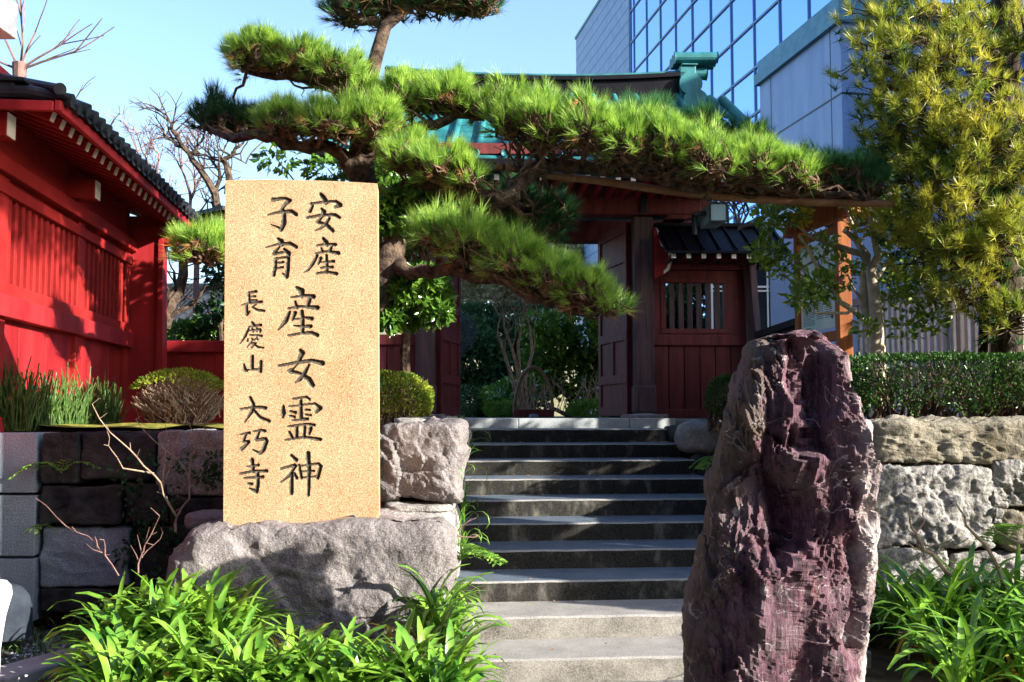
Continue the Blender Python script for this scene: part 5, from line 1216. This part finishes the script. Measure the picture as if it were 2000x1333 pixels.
# ---------------------------------------------------------------- strap leaved plants
bs = []
while len(bs) < 120:
    x = rnd.uniform(-2.35, .0); y = rnd.uniform(4.7, 6.1)
    px_ = 1000+2000*x/y
    if px_ > 480 and y > 5.2: continue
    if px_ > 900 or px_ < 225: continue
    bs.append((x, y, .10+.06*rnd.random()+(.10 if y > 5.4 and x < -1.0 else 0)))
V, F = straps(bs, 15, .46, .041, droop=1.25, upr=1.15); tag(bulk('strap_leaf_plants', V, F, MT['strap'], smooth=True), 'dense arching green strap leaved plants in front of the plinth boulder', kind='stuff')
bs = [(rnd.uniform(-.56,-.33), rnd.uniform(5.8,6.6), .10+.22*rnd.random()) for _ in range(13)]
V, F = straps(bs, 15, .44, .030, droop=1.5); tag(bulk('strap_leaf_clump', V, F, MT['strap'], smooth=True), 'bright drooping strap leaved clump between boulder and lowest steps', 'plant')
bs = [(rnd.uniform(2.2,3.9), rnd.uniform(5.2,6.8), .08+.14*rnd.random()) for _ in range(90)]
V, F = straps(bs, 14, .56, .036, droop=1.3, upr=1.2); tag(bulk('strap_leaf_clump', V, F, MT['strap'], smooth=True), 'mounded strap leaved clump at the foot of the right retaining wall', 'plant')
V, F = straps([(rnd.uniform(-2.2,-.4), rnd.uniform(4.9,5.9), .12) for _ in range(26)]+[(rnd.uniform(2.2,3.6), rnd.uniform(5.3,6.6), .1) for _ in range(14)], 3, .40, .030, droop=2.2, upr=1.5); tag(bulk('withered_leaves', V, F, MT['dead'], smooth=True), 'yellow and brown withered leaves among the strap leaved plants', kind='stuff')
# ferns and small greenery
def fern(name, label, base, n, L, up_, mt='fern', spread=None, hang=0):
    C = []; D = []; q = MB()
    for i in range(n):
        a = rnd.uniform(*(spread or (0, 6.28))); h_ = Vector((math.cos(a), math.sin(a)*.6-.2, 0)); p = Vector(base); pts = [p]
        for k_ in range(12):
            t = k_/12; d = h_*(.5+t)+Vector((0,0,up_-1.6*t-hang)); d.normalize(); p = p+d*L/12; pts.append(p)
            for s in (-1,1):
                sd2 = d.cross(Vector((0,0,1))).normalized()*s; C.append(tuple(p)); D.append(tuple(sd2+d*.35)); 
        q.tube(pts, .002, 3)
    C = np.array(C); D = unit(np.array(D)); o = thing(name, label, 'fern', base); V, F = leaves(C, D, L*.20, L*.05, .1, .15); bulk('fronds', V, F, MT[mt], o); q.build('stems', MT[mt], o); return o
fern('fern', 'pale green fern growing from the shaded left wall joint', P(120,925,7.15), 5, .28, .8, spread=(0,3.1))
fern('fern', 'fern sprouting where the ashlar wall meets rough stones', P(75,918,7.15), 4, .20, .3, spread=(1.5,4.7))
fern('fern', 'small fern low in the joint beside the ashlar wall', P(80,1028,7.15), 4, .12, .3)
fern('fern', 'bright fern drooping over the left ends of the lower steps', P(895,1100,6.9), 9, .34, .7, spread=(-1.2,1.4))
fern('fern', 'fern beside the grey boulder at the top right of the steps', P(1405,905,8.9), 7, .3, .5)
fern('fern', 'pale fern lying against the right retaining wall', P(1990,1035,7.0), 6, .3, .4, spread=(1.6,4.6))
# drooping grass down the left stair wall, tiny shrub above
V, F = straps([(P(898,y_,7.2+.002*(980-y_)).x, 7.1+rnd.random()*.8, P(898,y_,7.4).z) for y_ in (930,960,990,1020,1060,1080,1010,890)], 9, .34, .012, droop=2.2, upr=1.3); tag(bulk('grass_tuft', V, F, MT['strap'], smooth=True), 'thin grass hanging beside the left edge of the steps', 'grass')
V, F = straps([(P(px_,822,8.3).x, rnd.uniform(7.9,8.4), TER+.02) for px_ in (1885,1900,1915,1925)], 9, .26, .016, droop=1.4); tag(bulk('grass_clump', V, F, MT['needled'], smooth=True), 'small glossy grass clump under the right hedge', 'grass')
V, F = straps([(rnd.uniform(-3.3,-2.1), rnd.uniform(6.0,7.1), .03) for _ in range(70)], 7, .18, .007, droop=1.8, upr=1.4); tag(bulk('lawn_grass', V, F, MT['reed'], smooth=True), 'sparse thin grass at the foot of the ashlar wall', kind='stuff')
sb = thing('shrub', 'little dark shrub at the top left end of the steps', 'shrub', P(893, 850, 8.8))
V, F = leafblob(pxblobs([(895,835,20,22,8.8,1),(905,865,16,22,8.7,.7),(890,880,14,16,8.6,.5)]), 260, .035, .018); bulk('foliage', V, F, MT['hedge'], sb); q = MB(); bushtwigs(q, P(893,905,8.7), [P(895,840,8.8),P(905,865,8.7),P(885,830,8.8)]); q.build('stems', MT['twig'], sb)
# ---------------------------------------------------------------- bare shrubs and bare trees
def bare(q, p, d, L, r, depth, ns=4, wob=.25, split=(2,3), sh=.72, ang=.55, minr=.002):
    p = Vector(p); d = Vector(d).normalized(); pts = [p]; rr3 = [r]
    for i in range(ns):
        d = (d+Vector((rnd.uniform(-1,1), rnd.uniform(-1,1)*.7, rnd.uniform(-1,1)))*wob*.5).normalized(); p = p+d*L/ns; pts.append(p); rr3.append(max(minr, r*(1-.4*(i+1)/ns)))
        if depth > 0 and i > 0 and rnd.random() < .45:
            e = (d+Vector((rnd.uniform(-1,1), rnd.uniform(-1,1)*.7, rnd.uniform(-.5,1)))*ang*1.3).normalized(); bare(q, p, e, L*sh*.8, max(minr, r*.5), depth-1, ns, wob, split, sh, ang, minr)
    q.tube(pts, rr3, 5 if r > .01 else 3, cap=False)
    if depth > 0:
        for _ in range(rnd.randint(*split)):
            e = (d+Vector((rnd.uniform(-1,1), rnd.uniform(-1,1)*.7, rnd.uniform(-.6,1)))*ang).normalized(); bare(q, p, e, L*sh*rnd.uniform(.8,1.15), max(minr, r*.6), depth-1, ns, wob, split, sh, ang, minr)
def shrub_px(name, label, paths, mt, twigs=0, cat='shrub'):
    q = MB()
    for l, r in paths:
        pts = [P(*t) for t in l]; n_ = len(pts)
        dd = []
        for a_, b_ in zip(pts[:-1], pts[1:]): dd += [a_, a_.lerp(b_,.5)+Vector((rnd.uniform(-1,1),rnd.uniform(-1,1),rnd.uniform(-1,1)))*.012]
        dd.append(pts[-1]); m_ = len(dd); q.tube(dd, [r*(1-.7*i/(m_-1)) for i in range(m_)], 6)
        if twigs:
            for p in dd[2:]:
                if rnd.random() < .6: e = p+Vector((rnd.uniform(-.05,.05), rnd.uniform(-.04,.04), rnd.uniform(0,.06)))*twigs; q.tube([p, e], [.0025,.0015], 3)
    return tag(q.build(name, mt), label, cat)
y = 6.75
shrub_px('bare_shrub', 'leafless pale branched shrub in front of the shaded left wall', [([(343,1040,y),(345,1010,y),(330,985,y-.1),(315,945,y-.1),(280,910,y-.2),(255,880,y-.2),(215,845,y-.3),(180,790,y-.3)],.009),([(345,1010,y),(370,975,y),(370,920,y),(385,870,y),(400,840,y),(398,800,y)],.008),([(300,925,y-.1),(240,915,y-.3),(218,880,y-.3),(214,855,y-.3)],.006),([(310,945,y),(330,920,y),(338,870,y)],.006),([(318,950,y),(322,900,y),(325,840,y)],.005),([(372,945,y),(350,900,y),(300,860,y),(265,820,y)],.006),([(385,870,y),(376,840,y),(370,815,y)],.005)], MT['twigl'], 1)
y = 6.0
shrub_px('dry_sprout', 'thin tan dry stems arching left above the strap leaves', [([(232,1125,y),(205,1085,y),(185,1060,y),(150,1040,y),(110,1010,y),(68,972,y)],.005),([(205,1085,y),(203,1055,y)],.004),([(190,1065,y),(185,1048,y)],.004),([(200,1080,y),(168,1062,y)],.004)], MT['twigp'], .6, 'stems')
shrub_px('dry_sprout', 'forked tan twig tips standing left of the plinth boulder', [([(270,1120,y),(278,1080,y),(295,1045,y),(312,1008,y)],.005),([(275,1090,y),(300,1065,y),(318,1040,y)],.004),([(278,1090,y),(268,1045,y)],.004),([(272,1100,y),(255,1065,y)],.004),([(280,1080,y),(292,1030,y)],.003)], MT['twigp'], 1, 'stems')
y = 6.3
shrub_px('pruned_branch', 'pale pruned branch leaning left against the right wall stones', [([(1905,1165,y),(1870,1130,y),(1830,1095,y),(1805,1075,y),(1788,1040,y),(1777,1020,y),(1772,995,y)],.016),([(1788,1040,y),(1805,1020,y),(1806,990,y)],.009),([(1808,1078,y),(1785,1072,y),(1770,1060,y)],.010),([(1790,1045,y),(1768,1030,y)],.006),([(1800,1070,y),(1790,1055,y)],.006)], MT['twigl'], .6, 'branch')
shrub_px('pruned_branch', 'thin curved pale branch left of the ferns on the right wall', [([(1965,1150,y),(1950,1110,y),(1925,1065,y),(1895,1035,y),(1885,1010,y),(1868,985,y)],.015),([(1895,1035,y),(1880,1010,y)],.006)], MT['twigl'], .6, 'branch')
shrub_px('pruned_branch', 'short pale branch entering from the right edge of the photo', [([(2030,1065,y),(1990,1060,y),(1960,1045,y),(1938,1028,y)],.010)], MT['twigl'], .6, 'branch')
shrub_px('dry_twig', 'small reddish twig beside the left side of the steps', [([(880,1050,6.9),(900,1030,6.9),(930,1012,6.9)],.007),([(885,1045,6.9),(925,1050,6.9),(938,1040,6.9)],.006)], MT['twigp'], 1, 'twig')
def bare_tree(label, base, d, L, r, depth, mt, sd_=1, **kw):
    rnd.seed(sd_); q = MB(); bare(q, base, d, L, r, depth, **kw); o = thing('bare_tree', label, 'tree', base); q.build('branches', MT[mt], o); 
    q = MB(); q.tube([base+Vector((0,0,TER-base.z)), base+Vector((0,0,.02))], r*1.1, 8); q.build('trunk', MT[mt], o); return o
# gnarled bare tree seen left of the monument
gt = thing('bare_tree', 'gnarled leafless tree between red building and monument against the sky', 'tree', P(335, 700, 13))
q = MB(); y = 13.0
def gpath(l, r, rt=.3): 
    pts = [P(a, b, y) for a, b in l]; dd = []
    for a_, b_ in zip(pts[:-1], pts[1:]): dd += [a_, a_.lerp(b_,.5)+Vector((rnd.uniform(-1,1),rnd.uniform(-1,1),rnd.uniform(-1,1)))*.035]
    dd.append(pts[-1]); m_ = len(dd); q.tube(dd, [r*(1-(1-rt)*i/(m_-1)) for i in range(m_)], 7)
    return dd
ends = []
for l, r in (([(320,640),(335,590),(352,560),(358,520),(352,500),(340,485),(338,455),(355,440)],.085),([(325,600),(345,560),(340,530)],.05),([(322,625),(370,600),(395,570),(430,560)],.04),([(435,420),(420,380),(390,330),(370,300),(350,275),(330,250)],.06),([(445,380),(442,320),(440,310),(460,290),(475,280)],.05),([(420,380),(430,350),(425,330),(410,310),(390,300)],.03),([(370,300),(345,285),(325,270),(320,262)],.03),([(370,300),(385,285),(400,270)],.03),([(350,275),(335,245),(325,225),(310,215)],.022),([(442,315),(415,310),(395,290)],.025),([(445,310),(470,300),(480,320)],.02),([(360,440),(400,425),(435,410)],.05),([(338,455),(325,430),(310,405)],.03)):
    dd = gpath(l, r); ends += dd[1:]
for e in ends:
    for _ in range(1): bare(q, e, (rnd.uniform(-1,.6), rnd.uniform(-.6,.6), rnd.uniform(.1,1)), rnd.uniform(.2,.36), .012, 1, 4, .5, (1,2), .7, .8, .004)
q.build('branches', MT['bark'], gt)
for (px, py, Y, L, r, dep, sdd, lab) in ((385,480,15,.7,.04,4,3,'fine twiggy plum tree low behind the gnarled bare tree'),(300,430,14.5,.6,.03,4,5,'reddish twiggy plum top rising beyond the tiled eaves'),(245,370,14.5,.4,.02,3,8,'small reddish twig crown peeping over the middle of the tiled roof')):
    bare_tree(lab, P(px, py, Y), (rnd.uniform(-.3,.3), 0, 1), L, r, dep, 'twigp', sdd, wob=.5, ang=.9, sh=.72, minr=.004)
# plum behind the near roof end
pt_ = P(38,150,8.6); rnd.seed(12); q = MB(); q.tube([pt_-Vector((0,0,1.0)), pt_-Vector((0,0,.2)), pt_, pt_+Vector((.0,0,.12))], [.06,.055,.055,.06], 9, jit=.1)
for d_3, L in (((1,0,.75),.42),((.9,0,.35),.5),((-.5,0,1),.45),((.3,0,1),.35),((-1,0,.4),.4),((.05,.2,1),.5)): bare(q, pt_+Vector((0,0,.06)), d_3, L, .012, 1, 5, .12, (1,2), .8, .4, .003)
for a_, b_ in (((128,200),(168,170)),((140,215),(125,170)),((180,262),(178,225)),((185,265),(235,222))): bare(q, P(a_[0],a_[1]+25,8.8), P(b_[0],b_[1],8.8)-P(a_[0],a_[1]+25,8.8), (P(b_[0],b_[1],8.8)-P(a_[0],a_[1]+25,8.8)).length, .007, 1, 5, .2, (0,1), .5, .5, .003)
tag(q.build('plum_tree', MT['twigp']), 'pruned leafless plum shooting up behind the near roof end', 'tree')
rnd.seed(77)
# reflected / standing bare tree in front of the glass wall
bt2 = bare_tree('dark leafless tree in front of the glass wall right of the floodlight', P(1455, 520, 17), (0,0,1), .55, .05, 5, 'bark', 21, wob=.35, ang=.8, sh=.8, minr=.008)
# ---------------------------------------------------------------- the garden seen through the gate
def gtree(name, label, blobs, mt, per, L, W, base, cat='tree', r=.05, up_=.2, shell=.45):
    o = thing(name, label, cat, base); V, F = leafblob(pxblobs(blobs), per, L, W, up_, shell); bulk('crown', V, F, MT[mt], o)
    q = MB(); b0 = Vector((base.x, base.y, TER))
    for bl_ in pxblobs(blobs): q.tube(branch_path(b0+Vector((rnd.uniform(-.1,.1),rnd.uniform(-.1,.1),0)), Vector(bl_[0]), 5, .05), [r*(1-.15*i) for i in range(6)], 6)
    q.build('trunk', MT['bark'], o); return o
gtree('grey_shrub', 'bluish grey rounded shrub just inside the left gate post', [(870,660,50,50,16,1),(860,720,40,50,16,.8),(900,650,30,40,16,.6),(840,780,40,40,16,.6)], 'bluel', 1500, .06, .02, P(865,800,16), 'shrub')
gtree('broadleaf_tree', 'dark leafy evergreen filling the right side of the gate opening', [(1080,680,60,50,17,1),(1150,660,60,60,17,1),(1120,730,70,50,17,1),(1180,740,50,70,17,1),(1060,640,50,30,17,.5),(1010,780,60,40,18,.6),(1190,640,40,60,16.5,.8),(1060,720,40,60,17,.7)], 'camellia', 900, .12, .07, P(1130,800,17))
gtree('broadleaf_tree', 'very dark evergreen mass behind the grey shrub inside the gate', [(920,700,70,60,21,1),(970,665,70,40,22,1),(900,660,60,36,22,1),(1010,720,60,60,22,1),(940,770,80,50,21,1),(850,640,50,70,22,1),(1060,640,60,30,22,.8),(1360,600,70,60,18,1),(1310,640,50,60,18,1)], 'dgreen', 1500, .16, .09, P(940,800,21))
gtree('cloud_pine', 'flat dark clipped pine layers against the sunlit hillside', [(930,610,50,14,24,1),(1000,612,50,16,24,1),(1075,605,50,16,24,1)], 'dgreen', 1500, .12, .03, P(1000,800,24))
gtree('sunlit_tree', 'pale sunlit bare and olive tree beyond the gate', [(950,580,60,40,34,1),(1020,570,50,40,34,1),(890,570,50,50,34,1)], 'ylit', 700, .30, .12, P(960,800,34), r=.12)
gtree('broadleaf_tree', 'distant yellow green tree behind the sunlit bare branches', [(1040,560,70,40,44,1),(960,540,80,40,44,1),(1120,505,60,24,60,1)], 'ylit', 900, .5, .3, P(1040,800,44), r=.1)
for (l, bls, Y) in (('low dark clipped mound left inside the gate', [(870,800,50,36,17,1)],17),('low dark round clipped mound in the middle of the gate', [(910,780,36,28,19,1)],19),('second round clipped mound beside the pale leaning stake', [(965,780,34,28,19,1)],19),('pale green leafy ground plant left of the bamboo hoop', [(980,800,36,16,15.5,.6)],15.5),('low yellowish clipped hedge beside the open door leaf', [(1160,800,56,20,15,1)],15)):
    gtree('clipped_bush', l, bls, 'hedge' if 'pale' not in l and 'yellowish' not in l else 'fern', 1500, .05, .03, P(bls[0][0],812,Y), 'bush', .01)
o = thing('bare_shrub', 'pale many stemmed bare shrub standing inside the gate', 'shrub', P(1015, 800, 16.2)); q = MB(); rnd.seed(5)
for l in ([(1015,800),(1000,740),(985,690),(972,650)],[(1020,800),(1010,720),(1000,680),(985,640)],[(1025,800),(1015,730),(1012,670),(1020,640)],[(1030,800),(1025,740),(1040,690),(1035,640)]):
    pts = [P(a_,b_,16.2) for a_,b_ in l]; q.tube(pts, [.03,.028,.024,.018], 6); bare(q, pts[-1], (0,0,1), .3, .016, 2, 4, .4, (2,3), .7, .7, .006); bare(q, pts[-2], (.3,0,1), .35, .014, 2, 4, .4, (1,2), .7, .7, .006)
for i in range(45): bare(q, P(rnd.uniform(1010,1190),805,16), (rnd.uniform(-.4,.4),0,1), rnd.uniform(.2,.42), .008, 1, 3, .3, (1,2), .6, .6, .004)
q.build('stems', MT['twigl'], o)
hp = thing('bamboo_hoop', 'split bamboo hoop standing on a dark wooden base inside the gate', 'garden ornament', P(1042, 810, 15)); q = MB()
pts = []
for i in range(25):
    t = math.pi*i/24; x_ = 1042-38*math.cos(t)*(1-.15*math.sin(t)); pts.append(P(x_, 806-88*math.sin(t)**.8, 15))
q.tube(pts, .024, 8); q.build('hoop', MT['bamboo'], hp)
a = P(1003,815,14.9); b = P(1082,800,14.9); q = MB(); q.box((a.x,14.8,TER+.05),(b.x,15.1,b.z)); q.build('base', MT['wood'], hp, bevel=.02)
tag(rock('round_stone', MT['grey'], (P(1033,815,14.5).x,14.4,TER+.05), (P(1052,815,14.5).x,14.6,TER+.13), None, k=3, amp=.005, n=8), 'small round grey stone in front of the bamboo hoop', 'stone')
# shrubs beyond the red fence at left and tall green there
gtree('broadleaf_shrub', 'leafy green shrub row behind the low red fence', [(360,648,40,16,13.5,.6),(400,645,40,18,13.5,.7),(430,640,30,24,13.5,.6)], 'camellia', 600, .10, .05, P(390,800,13.5), 'shrub')
gtree('broadleaf_tree', 'dark green tree half hidden left behind the monument', [(425,520,26,40,13.2,.5),(440,580,26,50,13.2,.5),(410,610,20,20,13.2,.2)], 'dgreen', 500, .10, .05, P(440,800,13.2))
# far hillside
V = []; F = []; n = 60
for i in range(n+1):
    a_ = -.9+1.8*i/n; 
    for (rd, hh) in ((70, TER), (95, 6+2*noise.noise(Vector((a_*6,1,0)))), (130, 14+4*noise.noise(Vector((a_*6,2,0)))-max(0,8*abs(a_))), (200, 2)): V.append((rd*math.sin(a_), rd*math.cos(a_), hh))
for i in range(n):
    for k_ in range(3): F.append((i*4+k_, i*4+4+k_, i*4+5+k_, i*4+k_+1))
q = MB(); q.add(V, F); tag(q.build('hills', MT['ylit'], smooth=True), kind='structure')
# unseen trees beyond the right edge of the picture, whose shade falls on the steps and the red wall
ev = thing('shade_caster_evergreen', 'unseen broad evergreen added at the right to shade the steps', 'tree', (5.3, 5.0, 0))  # out-of-view crown added and shaped so that it shades the steps
V, F = leafblob([((5.2,5.6,3.4),(.55,.5,1.3),1.3),((5.2,5.55,4.6),(.5,.45,.9),1),((5.2,5.55,2.0),(.5,.5,.8),1),((5.3,5.9,3.7),(.55,.6,.65),1),((5.5,5.5,3.6),(.6,.6,.7),.8)], 4200, .12, .07, .2, .2); bulk('crown', V, F, MT['camellia'], ev)
q = MB(); q.tube([(5.3,5.0,0),(5.3,5.1,1.4),(5.25,5.3,2.8),(5.4,5.7,3.6)], [.12,.1,.07,.03], 9); q.build('trunk', MT['bark'], ev)
ev = thing('street_tree', 'tall loose crowned tree beyond the right edge of the photo', 'tree', (6.0, 2.4, 0))
bl = [((4.5+rnd.uniform(-.5,.5), rnd.uniform(2.9,5.6), rnd.uniform(6.6,8.0)),(.42,.42,.32),1) for _ in range(27)]
V, F = leafblob(bl, 330, .10, .05, .2, .2); bulk('crown', V, F, MT['camellia'], ev)
q = MB(); q.tube([(6.5,0,0),(6.4,.2,3),(6.0,1.0,5.2),(5.4,2.4,6.4),(4.9,3.8,6.9)], [.16,.13,.1,.07,.05], 9)
for b_ in bl: q.tube(branch_path((4.9,3.8,6.9), b_[0], 5, .04), [.04,.034,.028,.02,.014,.01], 6)
q.build('trunk', MT['bark'], ev)
